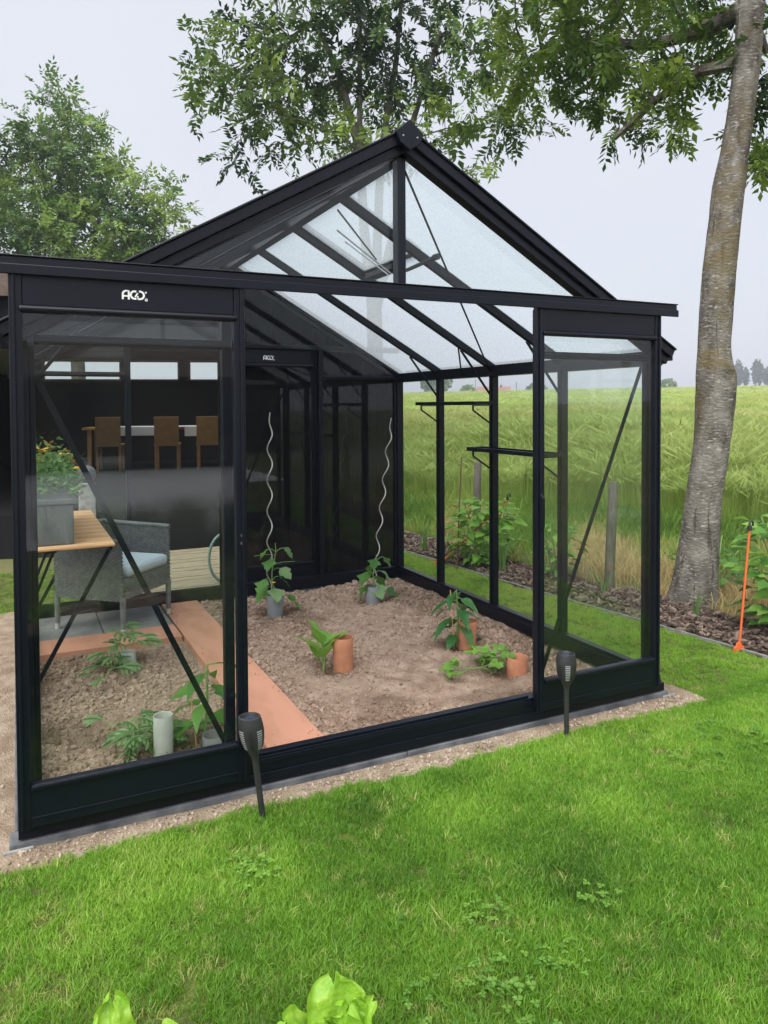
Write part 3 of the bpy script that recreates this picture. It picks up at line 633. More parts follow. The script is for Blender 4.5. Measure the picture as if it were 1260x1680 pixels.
MB().box(-.26,.27,-.265,.265,.34,.37).xf(CH).build('seat', WICK, ch)
MB().tube([(.27,-.275,.62),(-.25,-.275,.635),(-.275,-.25,.665),(-.275,.25,.665),(-.25,.275,.655),(.27,.275,.64)], .016, 8).xf(CH).build('top_roll', WICK, ch, smooth=True)
for x in (-.26,.262):
    for y in (-.265,.265):
        lg = MB().tube([(x,y,.04),(x,y,.25)], [.017,.02], 10).xf(CH).build('leg', WICK, ch, smooth=True); MB().tube([(x,y,0),(x,y,.045)], .016, 10).xf(CH).build('foot_cap', CUPM, lg, smooth=True)
cu = MB().box(-.22,.29,-.235,.235,.37,.45).xf(CH).build('seat_cushion', CUSH, smooth=True, bevel=.03); tag(cu, 'pale blue seat cushion on the grey wicker chair', 'cushion')

# ------------------------------------------------------------------ folding slat table with planter of yellow flowers
tb = thing('folding_table', 'folding table with light wood slats and thin black legs', 'table', (.3,2.08,.0))
SLATW2 = mat('teak_slat_dark', (.3,.15,.07), (.42,.23,.11), 8, rough=.6, stretch=(1,10,10)); SLATW3 = mat('teak_slat_pale', (.66,.4,.21), (.74,.48,.27), 8, rough=.6, stretch=(1,10,10))
nsl = 30
for k in range(nsl):
    y = 1.34+k*.0505; MB().box(.05,.49,y,y+.031,.766,.782).build('slat', (SLATW, SLATW2, SLATW3)[(k*7+k*k) % 3], tb, bevel=.005)
for x in (.09,.455): MB().box(x,x+.02,1.35,2.84,.745,.764).build('rail', ALU, tb)
for y, dx in ((1.40,0), (2.78,0)):
    MB().beam((.465,y,.748),(.07,y,.01),.022,.012,(0,1,0)).build('leg', ALU, tb)
    MB().beam((.15,y+.03,.748),(.2,y+.03,.748),.02,.012).beam((.235,y+.5 if y < 2 else y-.5,.748),(.06,y+.5 if y < 2 else y-.5,.3),.016,.01,(0,1,0)).build('leg', ALU, tb)
pl = thing('flower_planter', 'grey rectangular planter full of yellow flowers on the slat table', 'planter', (.2,1.9,.783))
m = MB()
for z0, z1, g in ((.783,1.0,0),(1.0,1.03,.012)):
    e = .012 if z0 < .9 else 0
    m.prism([(.06-g+e,1.42-g),(.3+g-e,1.42-g),(.3+g,2.4+g),(.06-g,2.4+g)], 'z', z0, z1)
m.build('trough', mat('grey_fibre_clay', (.09,.097,.1), (.14,.148,.152), 6, rough=.7, bump=.1), pl, bevel=.006)
PLF = leafmat('planter_leaf', [(0,(.06,.15,.04)),(1,(.2,.34,.12))])
R = random.Random(4); LFV = []; LFF = []
for k in range(1500):
    x, y = R.uniform(.03,.33), R.uniform(1.4,2.4); z = 1.02+abs(R.gauss(0,.09))+.12*sin((x-.03)/.3*pi)*R.random(); a = R.uniform(0,6.3); d = Vector((cos(a),sin(a),R.uniform(-.3,.8))).normalized()*R.uniform(.03,.055)
    s = d.cross(Vector((R.gauss(0,1),R.gauss(0,1),1))).normalized()*.009; o_ = Vector((x,y,z)); n0 = len(LFV); LFV += [o_, o_+d*.5+s, o_+d, o_+d*.5-s]; LFF.append((n0,n0+1,n0+2,n0+3))
fast_mesh('leaves', np.array([tuple(v) for v in LFV]), np.array(LFF), PLF, pl, np.array([[R.random()]*4 for _ in LFF]).ravel())['kind'] = 'stuff'
for k in range(46):
    x, y = R.uniform(.04,.34), R.uniform(1.4,2.3); zz = 1.13+.1*R.random()+.08*sin((x-.03)/.3*pi); m = MB()
    for q in range(6):
        a = q*pi/3; c, s = cos(a), sin(a); m.add([(0,0,.1),(.6*c-.3*s,.6*s+.3*c,.25),(c,s,.1),(.6*c+.3*s,.6*s-.3*c,.25)], [(0,1,2,3)])
    e = Euler((R.uniform(-.9,.5), R.uniform(-.6,.6), 0)); m.xf(lambda p: Vector((x,y,zz))+e.to_matrix()@p*.017).build('flower', FLW, pl)
# ball ornament behind the table
ob = thing('ball_finial_post', 'grey garden post topped with a dark ball behind the back wall', 'ornament', (.6,4.55,-.05))
MB().box(.53,.67,4.48,4.62,-.05,.82).build('post', CONC, ob, bevel=.008); MB().lathe([(.001,.0)]+[(.085*sin(a),.085-.085*cos(a)) for a in np.linspace(.25,pi-.05,12)], 20, (.6,4.55,.81)).build('ball', STONE, ob, smooth=True)

# ------------------------------------------------------------------ solar torches in the lawn
def torch(label, x, y, z, lx, yawt):
    t = thing('solar_torch', label, 'garden light', (x,y,z), 'solar torch lights by the doors')
    f = lambda p: Vector((x+lx*p.z+p.x*cos(yawt)-p.y*sin(yawt), y+p.x*sin(yawt)+p.y*cos(yawt), z+p.z))
    h = .41
    MB().tube([(0,0,-.02),(0,0,.25)], [.011,.0125], 12).xf(f).build('stake', BLACKPL, t, smooth=True)
    hd = MB().lathe([(.0125,.235),(.014,.25),(.022,.27),(.036,.292),(.044,.32),(.0475,.35),(.047,.375),(.0425,.4),(.041,.408),(.036,.41),(.034,.405),(.032,.398),(.001,.397)], 32).xf(f).build('head', BLACKPL, t, smooth=True)
    MB().box(-.02,.02,-.02,.02,.397,.3995).xf(f).build('solar_cell', mat('solar_cell', (.03,.04,.07), rough=.1), hd)
    gl = mat('frosted_slot', (.33,.34,.34), rough=.5)
    for c in range(8):
        a0 = c*pi/4; m = MB()
        for r_ in range(9):
            zz = .292+r_*.0085; rr = float(np.interp(zz, [.292,.32,.35,.375], [.036,.044,.0475,.047]))+.0008; wv = .24 if c % 2 == 0 else .14
            zz2 = zz+.004; r3 = float(np.interp(zz2, [.292,.32,.35,.375], [.036,.044,.0475,.047]))+.0008
            m.add([(rr*cos(a0-wv),rr*sin(a0-wv),zz),(rr*cos(a0),rr*sin(a0),zz),(rr*cos(a0+wv),rr*sin(a0+wv),zz),(r3*cos(a0+wv),r3*sin(a0+wv),zz2),(r3*cos(a0),r3*sin(a0),zz2),(r3*cos(a0-wv),r3*sin(a0-wv),zz2)], [(0,1,4,5),(1,2,3,4)])
        m.xf(f).build('slot_column', gl if c % 2 == 0 else RUB, hd)
torch('black solar torch light in the lawn before the left door', .833, -.215, -.05, -.12, RAD(-65))
torch('black solar torch light in the lawn before the right door', 2.309, -.19, -.05, -.01, RAD(-30))

# ------------------------------------------------------------------ raised trough with lettuces at the camera's feet
def TR(p): return Vector((.36+p.x*r0.x-p.y*r0.y, -1.74+p.x*r0.y+p.y*r0.x, p.z))
tr = thing('planting_trough', 'black raised planting trough at the bottom edge holding the lettuces', 'planter', (.36,-1.74,-.05))
def trbox(n, mt, *a): return MB().box(*a).xf(TR).build(n, mt, tr, bevel=.004)
trbox('side', BLACKPL, -.6,.6,.1,.12,.08,.345); trbox('side', BLACKPL, -.6,.6,-.22,-.2,.08,.345); trbox('end', BLACKPL, -.6,-.58,-.198,.098,.08,.343); trbox('end', BLACKPL, .58,.6,-.198,.098,.08,.343)
trbox('soil_fill', SOIL, -.578,.578,-.198,.098,.08,.325)
for x in (-.56,.54):
    for y in (-.19,.07): trbox('leg', BLACKPL, x,x+.02,y,y+.02,-.05,.078)
def lettuce(label, x, y, s, seed, specs):
    c = TR(Vector((x,y,.33))); t = thing('lettuce', label, 'lettuce', c, 'lettuces in the trough'); R = np.random.default_rng(seed)
    for (az, tilt, L, Wd, curl) in specs:      # azimuth 0 = away from the viewer
        a = RAD(az)+pi/2-yaw; L *= s; Wd *= s; V = []; F = []; nu, nv = 20, 22; ph = R.uniform(0,6)
        for j in range(nv+1):
            tt = 1-(1-j/nv)**2.3; q_ = max(0,(tt-.55)/.45); w = Wd/2*(.55+.45*sm(0,.4,tt))*max(.01,1-q_**3.6)**.4*(1+.07*sin(tt*13+ph)+.05*sin(tt*23+ph*2))
            th = tilt+curl*tt*tt; rad = .01+L*(tt*sin(tilt)+curl*.33*tt**3*cos(tilt)); hh = L*(tt*cos(tilt)-curl*.33*tt**3*sin(tilt))
            nr, nh = cos(th), -sin(th)          # outward normal in the radial plane
            for i in range(nu+1):
                u = i/nu*2-1; edge = abs(u)**3
                off = -.14*u*u*w+.010*s*edge*sin(tt*15+ph+u*2)+.006*s*edge*sin(tt*31+ph)+.005*s*tt*sin(u*5+tt*8+ph)+.0022*s*(1+cos(u*17)*sin(tt*21+ph))+.004*s*tt**4*sin(u*6+ph)-.004*s*math.exp(-(u/.09)**2)*(1-tt)
                lob = L*tt**3*(.045*sin(u*4.2+ph)+.02*sin(u*9+ph*3)); pr, pz = rad+off*nr+lob*sin(th), hh+off*nh+lob*cos(th); lat = u*w*(1-.1*u*u); V.append((pr*cos(a)-lat*sin(a), pr*sin(a)+lat*cos(a), pz))
        for j in range(nv):
            for i in range(nu): q = j*(nu+1)+i; F.append((q,q+1,q+nu+2,q+nu+1))
        fast_mesh('leaf', np.array(V)+np.array(c), np.array(F), LETT, t, smooth=True)
lettuce('bright green lettuce head at the bottom edge of the lawn view', .14, .02, 1.0, 1,
        [(14,.14,.185,.12,.25),(75,.5,.15,.11,.5),(-62,.2,.168,.09,.2),(-20,.28,.135,.09,-.3),(35,.2,.12,.085,-.35),(-100,.6,.15,.12,.6),(100,.7,.15,.12,.6),(140,.65,.15,.13,.6),(185,.6,.15,.13,.6),(230,.65,.15,.12,.6),(-25,.05,.15,.1,.15),(60,.12,.13,.1,.1),(150,.25,.12,.1,.3)])
lettuce('smaller lettuce with one pointed leaf in the lower left', -.235, -.015, 1.0, 4,
        [(20,.2,.175,.08,.3),(-60,.6,.15,.1,.7),(80,.75,.15,.1,.7),(140,.7,.15,.11,.7),(200,.7,.15,.11,.7),(260,.7,.15,.1,.7),(40,.2,.1,.08,.2)])
# ------------------------------------------------------------------ behind the greenhouse: screen, deck, pavilion with dining set
scr = thing('timber_screen', 'black timber screen right behind the back wall of the greenhouse', 'screen', (2.3,D+.14,-.05))
for k in range(14):
    x0 = 1.49+k*.118; x1 = min(x0+.116, 3.1); 
    if x1 > x0: MB().prism([(x0,-.05),(x1,-.05),(x1,roof_z(x1)-.03),(x0,(roof_z(x0) if x0 > W/2 else APEX)-.03)], 'y', D+.13, D+.15).build('board', BLACKW, scr)
MB().box(1.5,3.02,D+.152,D+.18,.3,.36).box(1.5,3.02,D+.152,D+.18,1.4,1.46).build('batten', BLACKW, scr)
dk = thing('wooden_deck', 'weathered timber deck outside the back door of the greenhouse', 'deck', (1.6,4.15,-.06))
for k in range(15): MB().box(.9,2.42,3.17+k*.132,3.17+k*.132+.124,-.06,.0+.002*(k % 3)).build('plank', DECKW, dk)
hz = MB().tube([(1.7+.0*k, 3.45+.16*cos(a), .22+.21*sin(a)) for k, a in enumerate(np.linspace(.2,2*pi-.2,24))], .014, 8).xf(lambda p: Vector((1.62+(p.y-3.45)*.9, 3.45+(p.x-1.7), p.z))).build('hose_loop', mat('green_hose', (.2,.3,.26), rough=.4), smooth=True); tag(hz, 'loop of green garden hose standing at the deck edge', 'hose')
PV0 = Vector((2.15,5.2,0)); pvv = Vector((.259,.966,0)); pww = Vector((-.966,.259,0))
def PV(p): return PV0+pww*p.x+pvv*p.y+Vector((0,0,p.z))
pav = thing('garden_pavilion', 'black timber garden pavilion with brown roof behind the greenhouse', 'building', PV(Vector((2.2,4,-.06))))
def pb(n, mt, *a, parent=None, bevel=0): return MB().box(*a).xf(PV).build(n, mt, parent or pav, bevel=bevel)
pb('floor', mat('dark_floor', (.012,.012,.014), rough=.8, spec=.1), -.05,4.4,0,8.1,-.06,.4); pb('wall', BLACKW, -.06,0,0,8.1,.4,2.62); pb('wall', BLACKW, 4.35,4.41,0,8.1,.4,2.62)
WIN = [(.31,.94),(1.13,2.18),(2.3,3.84)]; zb0, zb1 = 2.07, 2.5
pb('wall', BLACKW, .002,4.348,8.0,8.08,.4,zb0); pb('wall', BLACKW, .002,4.348,8.0,8.08,zb1,2.62)
ed = [.002]+[e for w_ in WIN for e in w_]+[4.348]
for k in range(0, len(ed), 2): pb('wall', BLACKW, ed[k],ed[k+1],8.0,8.08,zb0,zb1)
for (a, b) in WIN:
    f = MB().box(a,b,7.98,8.1,zb0,zb0+.035).box(a,b,7.98,8.1,zb1-.035,zb1).box(a,a+.035,7.98,8.1,zb0+.035,zb1-.035).box(b-.035,b,7.98,8.1,zb0+.035,zb1-.035).xf(PV).build('window', BROWNW, pav)
    MB().box(a+.036,b-.036,8.03,8.036,zb0+.036,zb1-.036).xf(PV).build('window_pane', GLASS, f)
pb('fascia', BLACKW, -.1,4.45,-.05,.02,2.42,2.66); pb('ceiling', BLACKW, .0,4.35,.03,4.6,2.6,2.64); pb('ceiling', BLACKW, .0,4.35,6.7,8,2.6,2.64); pb('ceiling', BLACKW, 3.0,4.35,4.6,6.7,2.6,2.64)
RZ = lambda y: 3.58-abs(y-4.0)*.2217
def roof_bit(nm, m_, x0, x1, y0, y1, th=.05):
    MB().add([(x0,y0,RZ(y0)),(x1,y0,RZ(y0)),(x1,y1,RZ(y1)),(x0,y1,RZ(y1)),(x0,y0,RZ(y0)+th),(x1,y0,RZ(y0)+th),(x1,y1,RZ(y1)+th),(x0,y1,RZ(y1)+th)], [(0,3,2,1),(4,5,6,7),(0,1,5,4),(1,2,6,5),(2,3,7,6),(3,0,4,7)]).xf(PV).build(nm, m_, pav)
roof_bit('roof_slope', TILE, -.15,4.5,-.15,4.0); roof_bit('roof_slope', TILE, -.15,4.5,4.0,4.6); roof_bit('roof_slope', TILE, -.15,4.5,6.7,8.25); roof_bit('roof_slope', TILE, 3.0,4.5,4.6,6.7); roof_bit('added_skylight', GLASS, -.15,3.0,4.6,6.7,.01)  # unseen roof glazing added to brighten the dining chairs below
for k in range(13):
    y = -.12+k*.32; MB().beam((-.15,y,2.72+(y+.15)*.2217),(4.5,y,2.72+(y+.15)*.2217),.03,.03).xf(PV).build('tile_course', TILE, pav)
for s in (-.05,4.37): MB().prism([(.0,2.64),(8.1,2.64),(4.0,3.54)], 'x', s, s+.04).xf(PV).build('gable_wall', BROWNW, pav)
# dining set inside
def dchair(label, s, d, back):
    t = thing('dining_chair', label, 'chair', PV(Vector((s,d,.4))), 'wooden chairs at the pavilion table')
    g = lambda p: PV(Vector((s+p.x, d+back*p.y, .4+p.z)))
    MB().box(-.22,.22,-.22,.22,.43,.47).xf(g).build('seat', BEECH, t, bevel=.008)
    MB().prism([(-.22,.45),(-.19,.45),(-.235,.95),(-.26,.95)], 'x', -.21, .21).xf(g).build('backrest', BEECH, t, bevel=.006)
    for x in (-.19,.19):
        for y in (-.19,.19): MB().box(x-.02,x+.02,y-.02,y+.02,0,.43).xf(g).build('leg', BEECH, t)
dchair('left wooden chair seen through the left door, dim in the pavilion', 2.16, 5.6, 1)
dchair('middle wooden chair with its back to the greenhouse in the pavilion', 1.17, 5.55, 1)
dchair('right wooden chair near the door stile in the dim pavilion', .45, 5.65, 1)
dt = thing('dining_table', 'long dining table in the dim pavilion behind the wooden chairs', 'table', PV(Vector((1.3,6.2,.4))))
MB().box(.1,2.7,5.95,6.75,1.11,1.15).xf(PV).build('table_top', BEECH, dt)
for x in (.2,2.55):
    for y in (6.0,6.65): MB().box(x,x+.07,y,y+.07,.4,1.11).xf(PV).build('leg', BEECH, dt)
cl = MB().box(.3,2.4,5.93,6.77,1.152,1.158).box(.3,.9,5.925,5.931,.98,1.152).box(1.2,2.3,5.925,5.931,1.0,1.152).xf(PV).build('tablecloth', LINEN); tag(cl, 'crumpled white cloth hanging over the pavilion table edge', 'tablecloth')

# ------------------------------------------------------------------ what the door glass mirrors: house, terrace and tall grass behind the photographer
o = MB().box(-7,5.2,-16.5,-6.2,-.3,-.035).build('terrace', mat('grey_terrace', (.45,.46,.49), (.55,.56,.59), 3, rough=.8, bump=.1)); o['kind'] = 'structure'
hs = thing('brick_house', 'low dark brick house across the grey terrace, mirrored in the door glass', 'house', (1,-20,-.1))  # unseen house that darkens the glass, kept low so sky mirrors above
BRK = mat('dark_brick', (.05,.035,.03), (.08,.055,.045), 20, rough=.9)
MB().box(-8,8.5,-22,-17,-.1,2.3).build('wall', BRK, hs)
MB().prism([(-16.6,2.2),(-16.6,2.3),(-19.5,3.3),(-22.4,2.3),(-22.4,2.2)], 'x', -8.3, 8.8).build('roof', TILE, hs)
for x in (-4,1.2,4.6): MB().box(x,x+1.4,-16.99,-16.95,.8,1.9).build('window', mat('dark_window', (.02,.025,.03), rough=.1), hs)
MB().box(-1.2,-.2,-16.99,-16.95,-.03,2.1).build('door', BROWNW, hs)
Rg = np.random.default_rng(3)
src = [src_obj('fountain_tuft%d' % k, *tuft(300, .18, .75, 1.15, .006, .6, 40+k, 4), TALLG) for k in range(2)]
n = 60; P = np.stack([Rg.uniform(.3,3.6,n), Rg.uniform(-5.9,-5.1,n), np.full(n,-.06)], 1)
scatter('fountain_grass', src, P, np.stack([np.zeros(n),np.zeros(n),Rg.uniform(0,6.3,n)],1), Rg.uniform(.35,.72,n), Rg.random(n), 'tall dark fountain grass mirrored in the door glass', 'grass')

# ------------------------------------------------------------------ lawn edging, mulch bed, verge
eds = np.linspace(-4, 7, 34); m = MB()
ek = thing('lawn_edging', 'thin grey edging strip between the mown lawn and the bark bed', 'edging', (4,1,-.1))
for k in range(0, 33, 3):
    q = MB()
    for i_ in range(3):
        ya, yb = eds[k+i_], eds[k+i_+1]; q.beam((edge_x(ya),ya,-.055),(edge_x(yb),yb,-.055),.012,.05)
    q.build('strip', CONC, ek)
BEDW = lambda y: .46+.2*vnoise(y, y*0, .7, 31)
grid_sheet('bark_bed', 3.3, 6.2, -4, 8, .08, lambda x, y: -.045+.02*vnoise(x, y, 5, 9, 2), lambda x, y: (x > edge_x(y)) & (x < edge_x(y)+BEDW(y)+.1), mat('dark_mulch', (.05,.036,.03), (.1,.075,.06), 30, rough=.95, bump=.8, bscale=60))
def chip(seed):
    R = np.random.default_rng(seed); V, F = lump(seed, 1, .35, .2); V = np.array(V)*np.array([1,.32,1]); return V, F
n = 5200; y = RNG.uniform(-1.5,7,n); x = edge_x(y)+.015+RNG.random(n)*BEDW(y)
P = np.stack([x,y,-.03+.025*RNG.random(n)],1)
scatter('bark_mulch', [src_obj('bark_piece%d' % k, *chip(k), BARK) for k in range(5)], P, np.stack([RNG.normal(0,.35,n),RNG.normal(0,.35,n),RNG.uniform(0,6.3,n)],1), RNG.uniform(.012,.045,n), RNG.random(n)**1.4, 'brown bark mulch strewn along the edging of the lawn', 'mulch')
# verge of rough grass between bark and wheat
n = 14000; y = RNG.uniform(-2.5,16,n); x = RNG.uniform(3.6,10,n); e = edge_x(y)+BEDW(y)
d = fd(x,y); k = (x > e-.05) & (d < .6) & (RNG.random(n) < .35+.65*sm(.2,.9,x-e)); x, y, d = x[k], y[k], d[k]; n = len(x)
dry = vnoise(x,y,1.1,21,2); P = np.stack([x,y,gh(x,y)-.01],1)
scatter('verge_grass', [src_obj('verge_tuft%d' % k, *tuft(34,.07,.07,.24,.006,.8,60+k,3), VERGE) for k in range(4)], P, np.stack([RNG.normal(0,.1,n),RNG.normal(0,.1,n),RNG.uniform(0,6.3,n)],1), RNG.uniform(.6,1.3,n)*(1+.5*sm(-1.2,-.2,d)), np.clip(.95*sm(.36,.6,dry)*(1-.5*sm(-.8,-.2,d))+.35*RNG.random(n),0,1), 'rough half dry grass on the verge before the wheat field', 'grass')

# ------------------------------------------------------------------ wheat field
STALK = leafmat('wheat_stalk', [(0,(.33,.45,.12)), (1,(.46,.5,.19))], 'INSTANCER', trans=.4)
def wheat(seed, nb=58, rad=.17):
    R = np.random.default_rng(seed); V, F = tuft(nb, rad, .5, .85, .008, .4, seed, 3); V = list(V); F = list(F); NB.append(len(F))
    for i in range(26):   # ears on stalks
        a = R.random()*6.28; rr = rad*math.sqrt(R.random()); x, y = rr*cos(a), rr*sin(a); h = R.uniform(.72,.95); dx, dy = R.normal()*.05, R.normal()*.05
        n0 = len(V); V += [(x-.002,y,0),(x+.002,y,0),(x+dx+.002,y+dy,h),(x+dx-.002,y+dy,h)]; F.append((n0,n0+1,n0+2,n0+3))
        for (ux, uy) in ((1,0),(0,1)):
            n0 = len(V); e = Vector((dx*1.5,dy*1.5,.09)); V += [(x+dx,y+dy,h-.01),(x+dx+e.x*.5+ux*.009,y+dy+e.y*.5+uy*.009,h+.045),(x+dx+e.x,y+dy+e.y,h+.1),(x+dx+e.x*.5-ux*.009,y+dy+e.y*.5-uy*.009,h+.045)]; F.append((n0,n0+1,n0+2,n0+3))
            n0 = len(V); V += [(x+dx,y+dy,h+.02),(x+dx+e.x*.6,y+dy+e.y*.6,h+.05),(x+dx+e.x*1.8+ux*.04,y+dy+e.y*1.8+uy*.04,h+.18)]; F.append((n0,n0+1,n0+2))
    return V, F
NB = []
WS = [src_obj('wheat_clump%d' % k, *wheat(80+k), WHEAT) for k in range(5)]
for o_, nb_ in zip(WS, NB):
    o_.data.materials.append(STALK); o_.data.polygons.foreach_set('material_index', [0]*nb_+[1]*(len(o_.data.polygons)-nb_))
def field_pts(n, rmin, rmax, p):
    r = (RNG.random(n)*(rmax**p-rmin**p)+rmin**p)**(1/p); a = RNG.uniform(RAD(16), RAD(70), n); x = r*np.sin(a); y = -2.94+r*np.cos(a)
    k = (fd(x,y) > .15*(vnoise(x,y,1.5,41)-.5)) & (x > 4.6); return x[k], y[k], r[k]
x1, y1, r1 = field_pts(10500, 7, 30, 2); x2, y2, r2 = field_pts(15000, 28, 190, 1.35)
x, y, r = np.r_[x1,x2], np.r_[y1,y2], np.r_[r1,r2]; k = fd(x,y) < 165; x, y, r = x[k], y[k], r[k]; n = len(x)
band = vnoise(x,y,.22,51,2); P = np.stack([x,y,gh(x,y)-.02],1); s = RNG.uniform(.85,1.12,n)*(.86+.3*vnoise(x,y,.5,52))*(.62+.38*sm(0,3.5,fd(x,y)+.8*vnoise(x,y,1.2,53))); wide = np.where(r > 28, 1+(r-28)/40, 1.0)
d = fd(x,y)
scatter('wheat_field', WS, P, np.stack([RNG.normal(.02,.06,n),RNG.normal(.04,.06,n),RNG.uniform(0,6.3,n)],1), np.stack([s*wide,s*wide,s*np.where(r > 28,.9,1)],1), np.clip(.2+.75*sm(.3,.7,band)*sm(0,8,d)+.22*(RNG.random(n)-.5)+.05*sm(3,0,d),0,.97), 'tall green wheat field rising to the horizon', 'wheat')  # tint lifted slightly at the front edge to offset shade among the stalks
# closed crop canopy further out, where single stems can no longer be told apart
ra = np.r_[np.linspace(20,60,30), np.geomspace(63,230,30)]; aa = np.linspace(RAD(8),RAD(85),90); A, Rr = np.meshgrid(aa, ra)
X = Rr*np.sin(A); Y = -2.94+Rr*np.cos(A); Zc = gh(X,Y)+.55*sm(20,30,Rr)+.1*(vnoise(X,Y,.6,55,2)-.5); na = len(aa)
i, j = np.meshgrid(np.arange(na-1), np.arange(len(ra)-1)); a = (j*na+i).ravel(); F = np.stack([a,a+1,a+na+1,a+na],1)
k = (fd(X,Y).ravel()[F].min(1) > 4) & (X.ravel()[F].min(1) > 5); 
o = fast_mesh('wheat_canopy', np.stack([X,Y,Zc],-1).reshape(-1,3), F[k], mat('wheat_canopy', (.24,.33,.09), (.36,.40,.14), .25, rough=.9, spec=.1, bump=1, bscale=5, detail=8), smooth=True)
o['kind'] = 'stuff'; o['label'] = 'far wheat canopy reaching the horizon'; o['category'] = 'wheat'

# ------------------------------------------------------------------ lawn blades, clover, pebbles, clods
TF = [src_obj('lawn_tuft%d' % k, *tuft(40,.034,.014,.037,.0031,.8,k,2), GRASS) for k in range(6)]
def lawn_pts(n, x0, x1, y0, y1):
    x = RNG.uniform(x0,x1,n); y = RNG.uniform(y0,y1,n); k = in_lawn(x,y); return x[k], y[k]
L1 = lawn_pts(44000, -1.0, 4.5, -2.6, -.05); L2 = lawn_pts(13000, 3.1, 4.4, -2, 5); L3 = lawn_pts(3500, -3, .0, -2.6, -.2); L4 = lawn_pts(1600, -.5, 4, 3, 5); L5 = lawn_pts(2600, -3, 4.6, -5, -2.6)
x = np.concatenate([q[0] for q in (L1,L2,L3,L4,L5)]); y = np.concatenate([q[1] for q in (L1,L2,L3,L4,L5)]); n = len(x)
big = vnoise(x,y,1.3,61,2); med = vnoise(x,y,4.5,62,2); bare = vnoise(x,y,3.1,63,2)
dark_tall = np.exp(-(((x-1.62)/.2)**2+((y+1.02)/.16)**2))+.8*np.exp(-(((x-1.5)/.5)**2+((y+.3)/.12)**2))  # two patches where tufts stand taller and are tinted darker
edgey = sm(.0,.22,border(x)-y)
keep = (RNG.random(n) < np.where(bare > .69, .6, 1))|(x > 3.2)
tint = np.clip(.45+.45*(big-.5)+.5*(med-.5)+.26*(RNG.random(n)-.5)-.26*dark_tall+.12*sm(-1.4,-.3,y)+.2*((x > 3.2) & (y > -.1)),0,.86); dead = (RNG.random(n) < .03+.1*(bare > .62))&(y < 0); tint[dead] = RNG.uniform(.85,1,dead.sum())
scl = RNG.uniform(.65,1.15,n)*(.75+.5*med)*(1+.35*dark_tall)*np.where(x > 3.2,.8,1)
k = keep; P = np.stack([x,y,lawn_z(x,y)-.004],1)[k]; nk = k.sum()
scatter('lawn_grass', TF, P, np.stack([RNG.normal(0,.22,nk),RNG.normal(0,.22,nk),RNG.uniform(0,6.3,nk)],1), scl[k], tint[k], 'short mown lawn grass in front of the greenhouse', 'grass')
def clover(seed):
    R = np.random.default_rng(seed); V = []; F = []
    for q in range(9):
        cx, cyy, cz = R.normal()*.03, R.normal()*.03, R.uniform(.012,.035); a0 = R.random()*6.3
        for l in range(3):
            a = a0+l*2.1; n0 = len(V); c, s = cos(a), sin(a); w = .006; V += [(cx,cyy,cz),(cx+.006*c-w*s,cyy+.006*s+w*c,cz+.002),(cx+.013*c,cyy+.013*s,cz),(cx+.006*c+w*s,cyy+.006*s-w*c,cz+.002)]; F.append((n0,n0+1,n0+2,n0+3))
    return V, F
x, y = lawn_pts(3000, -.6, 4, -2.3, -.4); k = ((vnoise(x,y,2.6,71,2) > .7) & (RNG.random(len(x)) < .3))|((np.hypot(x-1.25,y+1.2) < .2) & (RNG.random(len(x)) < .35)); x, y = x[k], y[k]; n = len(x)
scatter('clover_patches', [src_obj('clover%d' % k, *clover(k), CLOVER) for k in range(3)], np.stack([x,y,lawn_z(x,y)-.004],1), np.stack([RNG.normal(0,.15,n),RNG.normal(0,.15,n),RNG.uniform(0,6.3,n)],1), RNG.uniform(.8,1.3,n), RNG.random(n), 'small clover leaves growing through the lawn', 'clover')
# gravelly soil in the bare strip
n = 5200; x = RNG.uniform(-.9,3.3,n); y = np.where(x < 0, RNG.uniform(-.45,2.5,n), RNG.uniform(-.26,-.06,n)); k = ~in_lawn(x,y) & ~((x > -.05) & (y > -.07)); x, y = x[k], y[k]; n = len(x)
scatter('strip_pebbles', [src_obj('pebble%d' % k, *lump(100+k,1,.7,.15), PEB) for k in range(4)], np.stack([x,y,-.054+.026*sm(-.17,-.07,y)*sm(-.25,-.02,x)*sm(3.35,3.1,x)],1), RNG.uniform(0,6.3,(n,3)), .002+.009*RNG.random(n)**2.5, RNG.random(n), 'small sandy pebbles along the plinth', 'gravel')
n = 26000; x = RNG.uniform(.07,3.0,n); y = RNG.uniform(.07,2.93,n); rough = vnoise(x,y,1.6,81,2)+.5*sm(2.5,2.95,x)+.45*sm(2.4,2.9,y)+.25*sm(1.5,1.28,x)
k = ~((x > .965) & (x < 1.275)) & ~((x < .99) & (y > 2.0)) & (RNG.random(n) < .25+.95*sm(.35,.75,rough)); x, y, rough = x[k], y[k], rough[k]; n = len(x)
scatter('soil_clods', [src_obj('clod%d' % k, *lump(120+k,2,.75,.22), CLOD, False) for k in range(6)], np.stack([x,y,soil_z(x,y)+.001],1), RNG.uniform(0,6.3,(n,3)), (.003+.014*RNG.random(n)**3)*(.7+.7*sm(.4,1.0,rough)), np.clip(.6+RNG.normal(0,.18,n)-.6*damp(x,y),0,1), 'crumbly brown clods on the greenhouse soil', 'soil')

n = 190; sd_ = RNG.random(n); x = np.where(sd_ < .45, .985+.07*RNG.random(n)**2.5, np.where(sd_ < .9, 1.255-.07*RNG.random(n)**2.5, RNG.uniform(.99,1.25,n))); y = RNG.uniform(.1,2.88,n)
scatter('soil_crumbs', [src_obj('crumb%d' % k, *lump(140+k,1,.7,.2), CLOD) for k in range(3)], np.stack([x,y,np.full(n,.02)],1), RNG.uniform(0,6.3,(n,3)), .001+.005*RNG.random(n)**3, .3+RNG.random(n)*.7, 'crumbs of soil spilled on the walkway plank', 'soil')
